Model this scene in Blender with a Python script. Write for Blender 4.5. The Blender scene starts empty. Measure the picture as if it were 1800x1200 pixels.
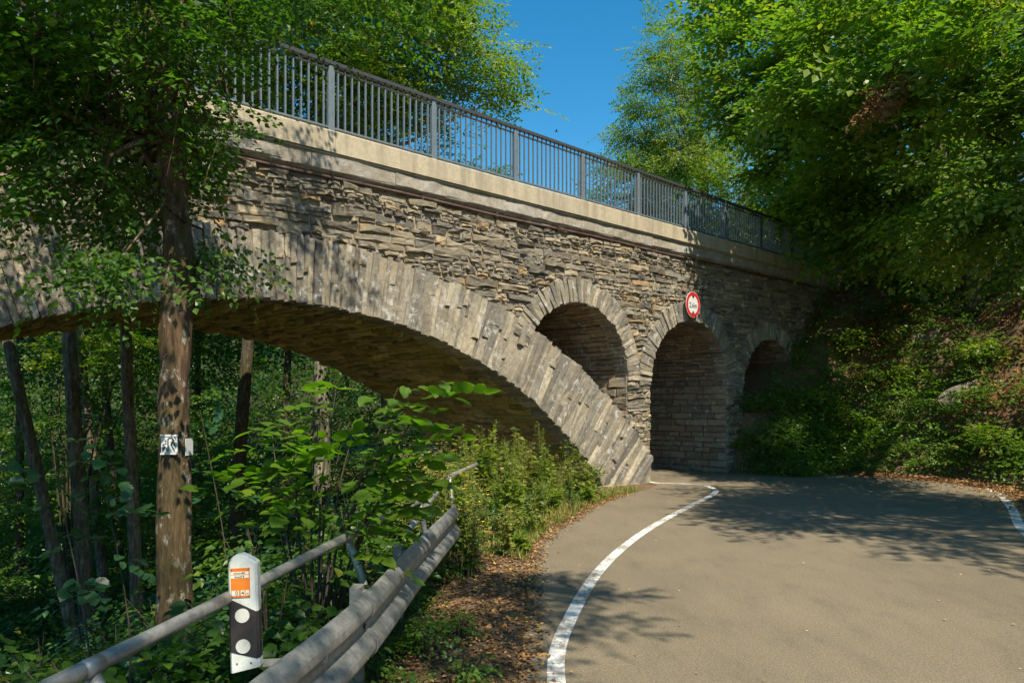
import bpy, bmesh, math, random
import numpy as np
from mathutils import Vector, Matrix

# ------------------------------------------------------------------ camera, sky, sun, exposure
scene = bpy.context.scene
C = scene.collection
EYE = 1.66                      # camera height above the road
F = 1250.0                      # focal length in photograph pixels (1800 wide)
HORIZON = 715.0
cam_data = bpy.data.cameras.new('camera')
cam_data.sensor_width = 36.0
cam_data.lens = F / 1800.0 * 36.0
cam_data.shift_y = (HORIZON - 600.0) / 1800.0
cam_data.clip_start = 0.05
cam_data.clip_end = 600
cam = bpy.data.objects.new('camera', cam_data)
cam.location = (0, 0, EYE)
cam.rotation_euler = (math.radians(90), 0, 0)
C.objects.link(cam)
scene.camera = cam

SUN_EL = math.radians(53)
SUN_H = np.array([0.42, -0.9075])            # horizontal direction towards the sun
world = bpy.data.worlds.new('World')
scene.world = world
world.use_nodes = True
wn = world.node_tree
bg = wn.nodes['Background']
sky = wn.nodes.new('ShaderNodeTexSky')
sky.sky_type = 'NISHITA'
sky.sun_disc = False
sky.sun_elevation = SUN_EL
sky.sun_rotation = math.atan2(SUN_H[0], SUN_H[1])
sky.altitude = 400
sky.air_density = 1.0
sky.dust_density = 0.3
sky.ozone_density = 1.0
hs = wn.nodes.new('ShaderNodeHueSaturation')
hs.inputs['Hue'].default_value = 0.485
hs.inputs['Saturation'].default_value = 1.44
hs.inputs['Value'].default_value = 0.95
wn.links.new(sky.outputs[0], hs.inputs['Color'])
wn.links.new(hs.outputs[0], bg.inputs[0])
bg.inputs[1].default_value = 0.12
sun_data = bpy.data.lights.new('sun', 'SUN')
sun_data.energy = 4.6
sun_data.angle = math.radians(0.53)
sun_data.color = (1.0, 0.91, 0.75)
sun = bpy.data.objects.new('sun', sun_data)
sdir = Vector((SUN_H[0] * math.cos(SUN_EL), SUN_H[1] * math.cos(SUN_EL), math.sin(SUN_EL)))
sun.rotation_euler = sdir.to_track_quat('Z', 'Y').to_euler()
C.objects.link(sun)
vs = scene.view_settings
vs.view_transform = 'Standard'
vs.look = 'None'
vs.gamma = 1
vs.exposure = 0.74
vs.use_curve_mapping = False
scene.cycles.use_light_tree = False
scene.cycles.max_bounces = 6
scene.cycles.diffuse_bounces = 4
scene.cycles.glossy_bounces = 2
scene.cycles.transmission_bounces = 4
scene.cycles.caustics_reflective = False
scene.cycles.caustics_refractive = False

rng = np.random.default_rng(7)
random.seed(7)

def px(x, y, d):
    """world point seen at photograph pixel (x, y) at depth d"""
    return np.array([(x - 900) * d / F, d, EYE + (HORIZON - y) * d / F])

def gpx(x, y):
    d = F * EYE / (y - HORIZON)
    return np.array([(x - 900) * d / F, d])

# ------------------------------------------------------------------ materials
def new_mat(name):
    m = bpy.data.materials.new(name)
    m.use_nodes = True
    nt = m.node_tree
    return m, nt, nt.nodes['Principled BSDF']

def N(nt, t, **kw):
    n = nt.nodes.new(t)
    for k, v in kw.items():
        if k.startswith('in_'):
            n.inputs[int(k[3:])].default_value = v
        else:
            setattr(n, k, v)
    return n

def ramp(nt, src, stops, interp='LINEAR'):
    r = nt.nodes.new('ShaderNodeValToRGB')
    r.color_ramp.interpolation = interp
    e = r.color_ramp.elements
    while len(e) > 1:
        e.remove(e[-1])
    e[0].position = stops[0][0]
    e[0].color = (*stops[0][1], 1)
    for p, c in stops[1:]:
        el = e.new(p)
        el.color = (*c, 1)
    nt.links.new(src, r.inputs[0])
    return r.outputs[0]

def noise(nt, scale, detail=6, rough=0.6, vec=None, stretch=None):
    n = nt.nodes.new('ShaderNodeTexNoise')
    n.inputs['Scale'].default_value = scale
    n.inputs['Detail'].default_value = detail
    n.inputs['Roughness'].default_value = rough
    if vec is None:
        tc = nt.nodes.new('ShaderNodeTexCoord')
        vec = tc.outputs['Object']
    if stretch:
        mp = nt.nodes.new('ShaderNodeMapping')
        mp.inputs['Scale'].default_value = stretch
        nt.links.new(vec, mp.inputs[0])
        vec = mp.outputs[0]
    nt.links.new(vec, n.inputs['Vector'])
    return n.outputs[0]

def mixc(nt, fac, a, b, mode='MIX'):
    m = nt.nodes.new('ShaderNodeMix')
    m.data_type = 'RGBA'
    m.blend_type = mode
    if isinstance(fac, (int, float)):
        m.inputs[0].default_value = fac
    else:
        nt.links.new(fac, m.inputs[0])
    for i, v in ((6, a), (7, b)):
        if isinstance(v, tuple):
            m.inputs[i].default_value = (*v, 1)
        else:
            nt.links.new(v, m.inputs[i])
    return m.outputs[2]

def bump(nt, bsdf, h, strength=0.5, dist=0.02):
    b = nt.nodes.new('ShaderNodeBump')
    b.inputs['Strength'].default_value = strength
    b.inputs['Distance'].default_value = dist
    nt.links.new(h, b.inputs['Height'])
    nt.links.new(b.outputs[0], bsdf.inputs['Normal'])

def stone_mat(name, stops, stretch, lichen=0.0, moss=0.0, white=0.0, rust=0.0):
    m, nt, b = new_mat(name)
    at = N(nt, 'ShaderNodeAttribute', attribute_name='rnd')
    col = ramp(nt, at.outputs['Fac'], stops)
    n1 = noise(nt, 9, 8, 0.7, stretch=stretch)
    n2 = noise(nt, 38, 6, 0.75, stretch=stretch)
    n4 = noise(nt, 2.1, 5, 0.6)
    col = mixc(nt, 0.62, col, ramp(nt, n1, [(0.30, (0.35, 0.35, 0.35)), (0.52, (1, 1, 1)), (0.75, (1.5, 1.45, 1.35))]), 'MULTIPLY')
    col = mixc(nt, 0.5, col, ramp(nt, n2, [(0.32, (0.35, 0.35, 0.36)), (0.55, (1.1, 1.1, 1.1)), (0.75, (1.5, 1.5, 1.5))]), 'MULTIPLY')
    col = mixc(nt, 0.55, col, ramp(nt, n4, [(0.33, (0.55, 0.56, 0.58)), (0.55, (1.05, 1.03, 1.0)), (0.72, (1.3, 1.22, 1.05))]), 'MULTIPLY')
    if lichen:
        n3 = noise(nt, 3.3, 4, 0.7)
        n3b = noise(nt, 17, 5, 0.7)
        f = mixc(nt, 1.0, ramp(nt, n3, [(0.60, (0, 0, 0)), (0.66, (lichen,) * 3)]), ramp(nt, n3b, [(0.45, (0, 0, 0)), (0.55, (1, 1, 1))]), 'MULTIPLY')
        col = mixc(nt, f, col, (0.40, 0.23, 0.03))
    if white:
        n5 = noise(nt, 6, 5, 0.7)
        f = ramp(nt, n5, [(0.56, (0, 0, 0)), (0.64, (white,) * 3)])
        col = mixc(nt, f, col, (0.55, 0.54, 0.5))
    if rust:
        n6 = noise(nt, 1.6, 4, 0.6)
        col = mixc(nt, ramp(nt, n6, [(0.5, (0, 0, 0)), (0.68, (rust,) * 3)]), col, (0.26, 0.13, 0.06))
    if moss:
        n7 = noise(nt, 0.9, 5, 0.6)
        col = mixc(nt, ramp(nt, n7, [(0.42, (0, 0, 0)), (0.62, (moss,) * 3)]), col, (0.30, 0.25, 0.04))
    nt.links.new(col, b.inputs['Base Color'])
    b.inputs['Roughness'].default_value = 0.9
    b.inputs['Specular IOR Level'].default_value = 0.25
    h = mixc(nt, 0.5, n1, n2)
    bump(nt, b, h, 1.0, 0.035)
    return m

RUBBLE = [(0.0, (0.13, 0.115, 0.095)), (0.25, (0.30, 0.255, 0.185)), (0.45, (0.38, 0.32, 0.225)), (0.62, (0.20, 0.18, 0.15)), (0.8, (0.29, 0.26, 0.21)), (0.93, (0.50, 0.42, 0.28)), (1.0, (0.38, 0.25, 0.12))]
VOUSS = [(0.0, (0.17, 0.155, 0.13)), (0.3, (0.35, 0.305, 0.23)), (0.55, (0.24, 0.22, 0.185)), (0.8, (0.40, 0.345, 0.255)), (1.0, (0.48, 0.42, 0.31))]
SOFF = [(0.0, (0.15, 0.12, 0.06)), (0.4, (0.46, 0.37, 0.18)), (0.75, (0.32, 0.26, 0.125)), (1.0, (0.54, 0.43, 0.20))]
M = {}
M['rubble'] = stone_mat('rubble_stone', RUBBLE, (1, 1, 3.2), lichen=0.8, white=0.3)
M['vouss'] = stone_mat('voussoir_stone', VOUSS, (1.5, 1.5, 1.5), lichen=0.4, white=0.75)
M['soffit'] = stone_mat('soffit_stone', SOFF, (1.2, 1.2, 2.2), moss=0.6, lichen=0.2)  # ramp and moss yellowed to stand in for light bounced off the ground
M['barrel'] = stone_mat('barrel_stone', [(0, (0.19, 0.155, 0.115)), (0.5, (0.28, 0.23, 0.165)), (1, (0.36, 0.29, 0.20))], (1, 1, 2.0), white=0.5, rust=0.55)
M['rock'] = stone_mat('rock', [(0, (0.22, 0.20, 0.17)), (1, (0.34, 0.30, 0.24))], (1, 3, 1), moss=0.4)

def simple(name, col, rough=0.8, scale=12, var=0.35, bumps=0.3, metal=0.0, dist=0.01, stain=None, stretch=None, spec=0.3):
    m, nt, b = new_mat(name)
    n1 = noise(nt, scale, 8, 0.65, stretch=stretch)
    c = mixc(nt, 1.0, col, ramp(nt, n1, [(0.25, (1 - var,) * 3), (0.5, (1, 1, 1)), (0.78, (1 + var,) * 3)]), 'MULTIPLY')
    if stain:
        sc, st, colr, amt = stain
        n2 = noise(nt, sc, 6, 0.65, stretch=st)
        c = mixc(nt, ramp(nt, n2, [(0.46, (0, 0, 0)), (0.66, (amt,) * 3)]), c, colr)
    nt.links.new(c, b.inputs['Base Color'])
    b.inputs['Roughness'].default_value = rough
    b.inputs['Metallic'].default_value = metal
    b.inputs['Specular IOR Level'].default_value = spec
    if bumps:
        n3 = noise(nt, scale * 4, 6, 0.7)
        bump(nt, b, n3, bumps, dist)
    return m

M['mortar'] = simple('mortar', (0.33, 0.275, 0.19), 0.95, 14, 0.35, 0.8, dist=0.02)
M['mortar_dark'] = simple('old_mortar', (0.20, 0.165, 0.10), 0.95, 9, 0.5, 0.8, dist=0.02)
M['concrete'] = simple('concrete', (0.44, 0.37, 0.255), 0.9, 16, 0.2, 0.5, dist=0.008, stain=(2.2, (2.2, 2.2, 0.25), (0.24, 0.205, 0.15), 0.65))
M['cornice'] = simple('weathered_cornice', (0.33, 0.285, 0.22), 0.95, 14, 0.45, 0.9, dist=0.02, stain=(1.6, None, (0.62, 0.60, 0.56), 0.4))
M['pipe'] = simple('red_brown_pipe', (0.085, 0.045, 0.038), 0.6, 6, 0.4, 0.1, stain=(4, None, (0.15, 0.12, 0.10), 0.7))
M['rail_paint'] = simple('railing_paint', (0.125, 0.155, 0.175), 0.5, 20, 0.2, 0.1, spec=0.4)
M['rail_dark'] = simple('handrail_paint', (0.05, 0.052, 0.055), 0.5, 20, 0.25, 0.1)
M['galv'] = simple('galvanised_steel', (0.36, 0.355, 0.33), 0.5, 26, 0.22, 0.15, metal=0.55, dist=0.003, stain=(30, None, (0.17, 0.145, 0.105), 0.5))
M['white_plastic'] = simple('weathered_white_plastic', (0.66, 0.68, 0.62), 0.5, 30, 0.10, 0.1, stain=(14, None, (0.34, 0.36, 0.26), 0.45))
M['black_plastic'] = simple('black_plastic', (0.035, 0.03, 0.03), 0.5, 20, 0.3, 0.1)
M['reflector'] = simple('reflector_white', (0.66, 0.65, 0.58), 0.35, 45, 0.15, 0.1, stain=(50, None, (0.4, 0.4, 0.33), 0.5))
M['orange'] = simple('orange_plate', (0.62, 0.17, 0.02), 0.5, 10, 0.15, 0.0)
M['sign_white'] = simple('sign_white', (0.60, 0.60, 0.57), 0.45, 12, 0.06, 0.0)
M['label_white'] = simple('label_white', (0.70, 0.66, 0.52), 0.5, 20, 0.1, 0.0)
M['sign_red'] = simple('sign_red', (0.50, 0.02, 0.02), 0.45, 12, 0.1, 0.0)
M['ink'] = simple('black_ink', (0.015, 0.015, 0.015), 0.5, 10, 0.1, 0.0)
M['dark_metal'] = simple('dark_metal', (0.09, 0.085, 0.08), 0.6, 10, 0.3, 0.2)

def asphalt():
    m, nt, b = new_mat('asphalt')
    base = (0.185, 0.152, 0.102)
    n1 = noise(nt, 0.55, 5, 0.55)
    n2 = noise(nt, 110, 3, 0.8)
    n3 = noise(nt, 3.2, 6, 0.7, stretch=(1, 0.35, 1))
    c = mixc(nt, 1.0, base, ramp(nt, n1, [(0.3, (0.86, 0.86, 0.87)), (0.5, (1, 1, 1)), (0.7, (1.10, 1.09, 1.07))]), 'MULTIPLY')
    c = mixc(nt, 1.0, c, ramp(nt, n2, [(0.38, (0.55, 0.55, 0.55)), (0.5, (1, 1, 1)), (0.60, (1.25, 1.25, 1.22)), (0.66, (2.0, 1.95, 1.85))]), 'MULTIPLY')
    c = mixc(nt, 0.7, c, ramp(nt, n3, [(0.36, (0.80, 0.80, 0.80)), (0.48, (1, 1, 1)), (0.62, (1.10, 1.09, 1.07))]), 'MULTIPLY')
    n7 = noise(nt, 48, 4, 0.8)
    c = mixc(nt, 0.8, c, ramp(nt, n7, [(0.38, (0.70, 0.70, 0.70)), (0.5, (1, 1, 1)), (0.58, (1.12, 1.12, 1.1)), (0.65, (1.5, 1.46, 1.38))]), 'MULTIPLY')
    n8 = noise(nt, 1.7, 7, 0.75)
    c = mixc(nt, ramp(nt, n8, [(0.56, (0, 0, 0)), (0.70, (0.45, 0.45, 0.45))]), c, (0.105, 0.09, 0.07))
    # hairline cracks
    v = nt.nodes.new('ShaderNodeTexVoronoi')
    v.feature = 'DISTANCE_TO_EDGE'
    v.inputs['Scale'].default_value = 0.42
    tc = nt.nodes.new('ShaderNodeTexCoord')
    nw = nt.nodes.new('ShaderNodeTexNoise')
    nw.inputs['Scale'].default_value = 2.5
    nw.inputs['Detail'].default_value = 6
    nt.links.new(tc.outputs['Object'], nw.inputs['Vector'])
    nt.links.new(mixc(nt, 0.35, tc.outputs['Object'], nw.outputs['Color']), v.inputs['Vector'])
    n6 = noise(nt, 0.35, 3, 0.5)
    crack = mixc(nt, 1.0, ramp(nt, v.outputs[0], [(0.0, (1, 1, 1)), (0.006, (0, 0, 0))]), ramp(nt, n6, [(0.52, (0, 0, 0)), (0.58, (0.7, 0.7, 0.7))]), 'MULTIPLY')
    c = mixc(nt, crack, c, (0.05, 0.045, 0.04))
    nt.links.new(c, b.inputs['Base Color'])
    b.inputs['Roughness'].default_value = 0.82
    b.inputs['Specular IOR Level'].default_value = 0.35
    bump(nt, b, n2, 0.35, 0.006)
    return m
M['asphalt'] = asphalt()

def line_paint():
    m, nt, b = new_mat('road_paint')
    n1 = noise(nt, 22, 7, 0.75)
    n2 = noise(nt, 2.0, 3, 0.5)
    f = mixc(nt, 0.45, n1, n2)
    c = mixc(nt, ramp(nt, f, [(0.44, (1, 1, 1)), (0.52, (0, 0, 0))]), (0.74, 0.73, 0.69), (0.30, 0.27, 0.22))
    nt.links.new(c, b.inputs['Base Color'])
    b.inputs['Roughness'].default_value = 0.65
    bump(nt, b, noise(nt, 120, 3, 0.7), 0.2, 0.004)
    return m
M['paint'] = line_paint()

def soil():
    m, nt, b = new_mat('forest_floor')
    n1 = noise(nt, 1.1, 6, 0.6)
    n2 = noise(nt, 28, 6, 0.75)
    n3 = noise(nt, 75, 4, 0.7)
    c = ramp(nt, n1, [(0.3, (0.085, 0.06, 0.035)), (0.5, (0.15, 0.095, 0.05)), (0.7, (0.20, 0.125, 0.07))])
    c = mixc(nt, 1.0, c, ramp(nt, n2, [(0.3, (0.4, 0.4, 0.4)), (0.5, (1, 1, 1)), (0.7, (1.8, 1.7, 1.5))]), 'MULTIPLY')
    c = mixc(nt, 0.8, c, ramp(nt, n3, [(0.35, (0.5, 0.5, 0.5)), (0.5, (1, 1, 1)), (0.68, (1.7, 1.6, 1.4))]), 'MULTIPLY')
    nt.links.new(c, b.inputs['Base Color'])
    b.inputs['Roughness'].default_value = 0.95
    bump(nt, b, mixc(nt, 0.5, n2, n3), 0.9, 0.04)
    return m
M['soil'] = soil()
M['bounce_soil'] = simple('pale_bounce_soil', (0.34, 0.265, 0.155), 0.95, 9, 0.3, 0.8, dist=0.03)  # unseen dry ground under the arch, made pale to bounce sun onto the soffit
M['herb_floor'] = simple('mossy_forest_floor', (0.050, 0.060, 0.018), 0.95, 7, 0.6, 0.9, dist=0.05, stain=(2.5, None, (0.055, 0.04, 0.022), 0.7))

def bark(name, base, moss, lichen, stretch=(6, 6, 1.0)):
    m, nt, b = new_mat(name)
    n1 = noise(nt, 26, 6, 0.72, stretch=(1, 1, 0.16))
    n2 = noise(nt, 2.2, 6, 0.65)
    n3 = noise(nt, 13, 6, 0.7, stretch=(1, 1, 0.55))
    c = mixc(nt, 1.0, base, ramp(nt, n1, [(0.32, (0.18, 0.18, 0.18)), (0.5, (0.95, 0.95, 0.95)), (0.66, (1.9, 1.8, 1.65))]), 'MULTIPLY')
    if lichen:
        c = mixc(nt, ramp(nt, n3, [(0.57, (0, 0, 0)), (0.62, (lichen,) * 3)]), c, (0.42, 0.41, 0.33))
    if moss:
        c = mixc(nt, ramp(nt, n2, [(0.42, (0, 0, 0)), (0.58, (moss,) * 3)]), c, (0.052, 0.050, 0.012))
    nt.links.new(c, b.inputs['Base Color'])
    b.inputs['Roughness'].default_value = 0.92
    b.inputs['Specular IOR Level'].default_value = 0.2
    bump(nt, b, n1, 0.9, 0.03)
    return m
M['bark_near'] = bark('ash_bark', (0.115, 0.075, 0.045), 0.55, 0.8)
M['bark_grey'] = bark('grey_bark', (0.20, 0.18, 0.14), 0.5, 0.7)
M['bark_dark'] = bark('dark_bark', (0.085, 0.068, 0.048), 0.5, 0.3)

def leaf_mat(name, stops, trans=0.4, tcol=None, rough=0.42, spec=0.45):
    m, nt, b = new_mat(name)
    at = N(nt, 'ShaderNodeAttribute', attribute_name='rnd')
    n1 = noise(nt, 0.7, 2, 0.5)
    f = nt.nodes.new('ShaderNodeMath')
    f.operation = 'MULTIPLY_ADD'
    nt.links.new(n1, f.inputs[0])
    f.inputs[1].default_value = 0.5
    f2 = nt.nodes.new('ShaderNodeMath')
    f2.operation = 'ADD'
    f.inputs[2].default_value = -0.25
    nt.links.new(f.outputs[0], f2.inputs[0])
    nt.links.new(at.outputs['Fac'], f2.inputs[1])
    col = ramp(nt, f2.outputs[0], stops)
    nt.links.new(col, b.inputs['Base Color'])
    b.inputs['Roughness'].default_value = rough
    b.inputs['Specular IOR Level'].default_value = spec
    tr = nt.nodes.new('ShaderNodeBsdfTranslucent')
    tc = mixc(nt, 1.0, col, tcol or (1.6, 2.0, 0.6), 'MULTIPLY')
    nt.links.new(tc, tr.inputs[0])
    mx = nt.nodes.new('ShaderNodeMixShader')
    mx.inputs[0].default_value = trans
    nt.links.new(b.outputs[0], mx.inputs[1])
    nt.links.new(tr.outputs[0], mx.inputs[2])
    out = nt.nodes['Material Output']
    nt.links.new(mx.outputs[0], out.inputs[0])
    return m
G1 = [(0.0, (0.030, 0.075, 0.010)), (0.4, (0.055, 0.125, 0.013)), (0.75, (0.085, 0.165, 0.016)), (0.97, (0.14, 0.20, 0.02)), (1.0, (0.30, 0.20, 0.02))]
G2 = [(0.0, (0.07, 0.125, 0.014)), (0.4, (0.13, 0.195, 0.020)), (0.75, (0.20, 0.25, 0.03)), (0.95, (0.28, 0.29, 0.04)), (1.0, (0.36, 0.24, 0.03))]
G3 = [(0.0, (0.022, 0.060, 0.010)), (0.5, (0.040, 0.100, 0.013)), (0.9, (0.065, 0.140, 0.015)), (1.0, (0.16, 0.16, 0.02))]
G4 = [(0.0, (0.020, 0.070, 0.022)), (0.5, (0.035, 0.100, 0.035)), (1.0, (0.060, 0.150, 0.045))]
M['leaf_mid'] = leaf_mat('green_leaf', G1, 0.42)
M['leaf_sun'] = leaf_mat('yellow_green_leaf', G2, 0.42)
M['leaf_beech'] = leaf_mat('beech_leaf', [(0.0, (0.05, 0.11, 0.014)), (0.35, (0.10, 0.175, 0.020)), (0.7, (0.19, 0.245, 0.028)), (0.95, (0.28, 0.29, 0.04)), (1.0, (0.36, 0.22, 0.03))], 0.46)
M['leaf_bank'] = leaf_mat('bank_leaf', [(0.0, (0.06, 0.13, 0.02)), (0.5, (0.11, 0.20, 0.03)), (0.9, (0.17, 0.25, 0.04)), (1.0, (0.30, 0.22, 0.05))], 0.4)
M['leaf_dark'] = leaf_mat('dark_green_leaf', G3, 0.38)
M['leaf_blue'] = leaf_mat('blue_green_leaf', G4, 0.3, rough=0.35, spec=0.5)
M['leaf_hazel'] = leaf_mat('hazel_leaf', [(0.0, (0.07, 0.14, 0.012)), (0.6, (0.11, 0.20, 0.016)), (1.0, (0.15, 0.23, 0.02))], 0.5)
M['leaf_dry'] = leaf_mat('dry_leaf', [(0.0, (0.16, 0.065, 0.025)), (0.5, (0.26, 0.115, 0.05)), (1.0, (0.40, 0.22, 0.08))], 0.25, (1.2, 1.0, 0.7), 0.7, 0.2)
M['leaf_litter'] = leaf_mat('fallen_leaf', [(0.0, (0.10, 0.05, 0.022)), (0.35, (0.20, 0.105, 0.045)), (0.7, (0.32, 0.17, 0.07)), (0.95, (0.45, 0.28, 0.11)), (1.0, (0.55, 0.40, 0.08))], 0.1, (1.1, 1.0, 0.8), 0.8, 0.2)
M['leaf_fallen'] = leaf_mat('yellow_fallen_leaf', [(0.0, (0.28, 0.17, 0.06)), (0.5, (0.48, 0.33, 0.09)), (1.0, (0.62, 0.50, 0.16))], 0.15, (1.1, 1.0, 0.7), 0.7, 0.25)
M['herb'] = leaf_mat('herb_leaf', [(0.0, (0.10, 0.15, 0.02)), (0.4, (0.20, 0.235, 0.035)), (0.75, (0.30, 0.29, 0.07)), (0.92, (0.40, 0.33, 0.13)), (1.0, (0.34, 0.20, 0.08))], 0.4, (1.3, 1.5, 0.6))
M['petal'] = simple('yellow_petal', (0.75, 0.50, 0.01), 0.6, 20, 0.1, 0.0)
M['stem'] = simple('green_stem', (0.16, 0.17, 0.05), 0.7, 20, 0.3, 0.0)
M['twig'] = simple('twig', (0.075, 0.055, 0.04), 0.9, 20, 0.3, 0.0)

# ------------------------------------------------------------------ object helpers
def tag(o, label=None, cat=None, group=None, kind=None):
    if label: o['label'] = label
    if cat: o['category'] = cat
    if group: o['group'] = group
    if kind: o['kind'] = kind
    return o

def empty(name, loc=(0, 0, 0), rz=0.0):
    o = bpy.data.objects.new(name, None)
    o.empty_display_size = 0.2
    o.location = loc
    o.rotation_euler = (0, 0, rz)
    C.objects.link(o)
    return o

def link(name, me, mat, parent=None):
    o = bpy.data.objects.new(name, me)
    if mat is not None and len(me.materials) == 0:
        me.materials.append(mat)
    C.objects.link(o)
    if parent is not None:
        o.parent = parent
    return o

def np_mesh(name, V, faces_flat, loop_tot, rnd=None, smooth=False):
    me = bpy.data.meshes.new(name)
    V = np.asarray(V, dtype=np.float32)
    faces_flat = np.asarray(faces_flat, dtype=np.int32)
    loop_tot = np.asarray(loop_tot, dtype=np.int32)
    me.vertices.add(len(V))
    me.vertices.foreach_set('co', V.ravel())
    me.loops.add(len(faces_flat))
    me.loops.foreach_set('vertex_index', faces_flat)
    me.polygons.add(len(loop_tot))
    st = np.concatenate([[0], np.cumsum(loop_tot)[:-1]]).astype(np.int32)
    me.polygons.foreach_set('loop_start', st)
    if smooth:
        me.polygons.foreach_set('use_smooth', np.ones(len(loop_tot), dtype=bool))
    else:
        me.polygons.foreach_set('use_smooth', np.zeros(len(loop_tot), dtype=bool))
    if rnd is not None:
        a = me.attributes.new('rnd', 'FLOAT', 'POINT')
        a.data.foreach_set('value', np.asarray(rnd, dtype=np.float32))
    me.update(calc_edges=True)
    return me

def py_mesh(name, V, Fc, rnd=None, smooth=False):
    flat = [i for f in Fc for i in f]
    return np_mesh(name, V, flat, [len(f) for f in Fc], rnd, smooth)

class MB:
    """collects shapes for one mesh"""
    def __init__(self):
        self.V, self.F = [], []
    def add(self, V, Fc):
        o = len(self.V)
        self.V += [tuple(v) for v in V]
        self.F += [tuple(i + o for i in f) for f in Fc]
    def box(self, x0, x1, y0, y1, z0, z1):
        V = [(x, y, z) for z in (z0, z1) for y in (y0, y1) for x in (x0, x1)]
        self.add(V, [(0, 2, 3, 1), (4, 5, 7, 6), (0, 1, 5, 4), (2, 6, 7, 3), (0, 4, 6, 2), (1, 3, 7, 5)])
    def tube(self, pts, rad, n=8, cap=True, wob=0.0):
        pts = [np.array(p, float) for p in pts]
        if isinstance(rad, (int, float)):
            rad = [rad] * len(pts)
        rings = []
        ref = np.array([0.31, 0.9, 0.2])
        for i, p in enumerate(pts):
            t = pts[min(i + 1, len(pts) - 1)] - pts[max(i - 1, 0)]
            t = t / (np.linalg.norm(t) + 1e-9)
            if abs(t @ ref) > 0.93:
                ref = np.array([0.95, 0.1, 0.3])
            a = np.cross(t, ref); a /= np.linalg.norm(a)
            b = np.cross(t, a)
            for k in range(n):
                an = 2 * math.pi * k / n
                r = rad[i] * (1 + (random.uniform(-wob, wob) if wob else 0))
                rings.append(p + r * (math.cos(an) * a + math.sin(an) * b))
        Fc = []
        for i in range(len(pts) - 1):
            for k in range(n):
                k2 = (k + 1) % n
                Fc.append((i * n + k, i * n + k2, (i + 1) * n + k2, (i + 1) * n + k))
        if cap:
            Fc.append(tuple(range(n - 1, -1, -1)))
            Fc.append(tuple((len(pts) - 1) * n + k for k in range(n)))
        self.add(rings, Fc)
    def build(self, name, mat, parent=None, smooth=False, rnd=None):
        me = py_mesh(name, self.V, self.F, None if rnd is None else [rnd] * len(self.V), smooth)
        return link(name, me, mat, parent)

def catmull(pts, per=8):
    P = [np.array(p, float) for p in pts]
    P = [2 * P[0] - P[1]] + P + [2 * P[-1] - P[-2]]
    out = []
    for i in range(1, len(P) - 2):
        for j in range(per):
            t = j / per
            out.append(0.5 * ((2 * P[i]) + (-P[i - 1] + P[i + 1]) * t + (2 * P[i - 1] - 5 * P[i] + 4 * P[i + 1] - P[i + 2]) * t * t + (-P[i - 1] + 3 * P[i] - 3 * P[i + 1] + P[i + 2]) * t ** 3))
    out.append(P[-2])
    return np.array(out)

# value noise for terrain and bark
_tab = rng.random((64, 64))
def vnoise(x, y):
    x = np.asarray(x, float); y = np.asarray(y, float)
    xi = np.floor(x).astype(int); yi = np.floor(y).astype(int)
    fx = x - xi; fy = y - yi
    fx = fx * fx * (3 - 2 * fx); fy = fy * fy * (3 - 2 * fy)
    g = lambda a, b: _tab[a % 64, b % 64]
    return (g(xi, yi) * (1 - fx) + g(xi + 1, yi) * fx) * (1 - fy) + (g(xi, yi + 1) * (1 - fx) + g(xi + 1, yi + 1) * fx) * fy

# ------------------------------------------------------------------ bridge frame
BD = np.array([0.7186, 0.6954]); BD /= np.linalg.norm(BD)
BIN = np.array([-BD[1], BD[0]])                 # into the bridge, away from the camera
B0 = np.array([-2.611, 10.2])
BW = 4.5                                        # bridge width
GRADE = 0.0217                                  # the deck climbs gently to the right
def bw(s, y, z):
    """bridge local -> world"""
    p = B0 + s * BD + y * BIN
    return np.array([p[0], p[1], z + GRADE * s])

# ------------------------------------------------------------------ road edges and terrain
left_edge = [(-0.6, -14), (-0.25, -6), (-0.05, 0), (0.02, 2.5), tuple(gpx(915, 1200)), tuple(gpx(926, 1060)), tuple(gpx(931, 990)), tuple(gpx(948, 950)), tuple(gpx(1000, 913)), tuple(gpx(1062, 880)), tuple(gpx(1150, 855)), (2.75, 15.75), (0.6, 18.0), (-3.0, 21.8), (-9, 28), (-20, 38), (-34, 48)]
right_edge = [(5.4, -14), (5.3, -6), (5.3, 0), (5.7, 4), (6.6, 8), (8.1, 11), (9.35, 13.4), tuple(gpx(1700, 853)), tuple(gpx(1600, 842)), tuple(gpx(1500, 835)), tuple(gpx(1400, 830)), (5.5, 18.3), (4.0, 19.5), (1.0, 22.8), (-4, 29), (-16, 40), (-30, 52)]
LE = catmull(left_edge, 6)
RE = catmull(right_edge, 6)
road_poly = np.concatenate([LE, RE[::-1]])

def inside_poly(X, Y, poly):
    ins = np.zeros(X.shape, bool)
    n = len(poly)
    for i in range(n):
        x1, y1 = poly[i]; x2, y2 = poly[(i + 1) % n]
        c = ((y1 > Y) != (y2 > Y)) & (X < (x2 - x1) * (Y - y1) / (y2 - y1 + 1e-12) + x1)
        ins ^= c
    return ins

def dist_line(X, Y, L):
    d = np.full(X.shape, 1e9)
    for i in range(len(L) - 1):
        a = L[i]; b = L[i + 1]; v = b - a
        t = np.clip(((X - a[0]) * v[0] + (Y - a[1]) * v[1]) / (v @ v + 1e-12), 0, 1)
        d = np.minimum(d, np.hypot(X - a[0] - t * v[0], Y - a[1] - t * v[1]))
    return d

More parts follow.
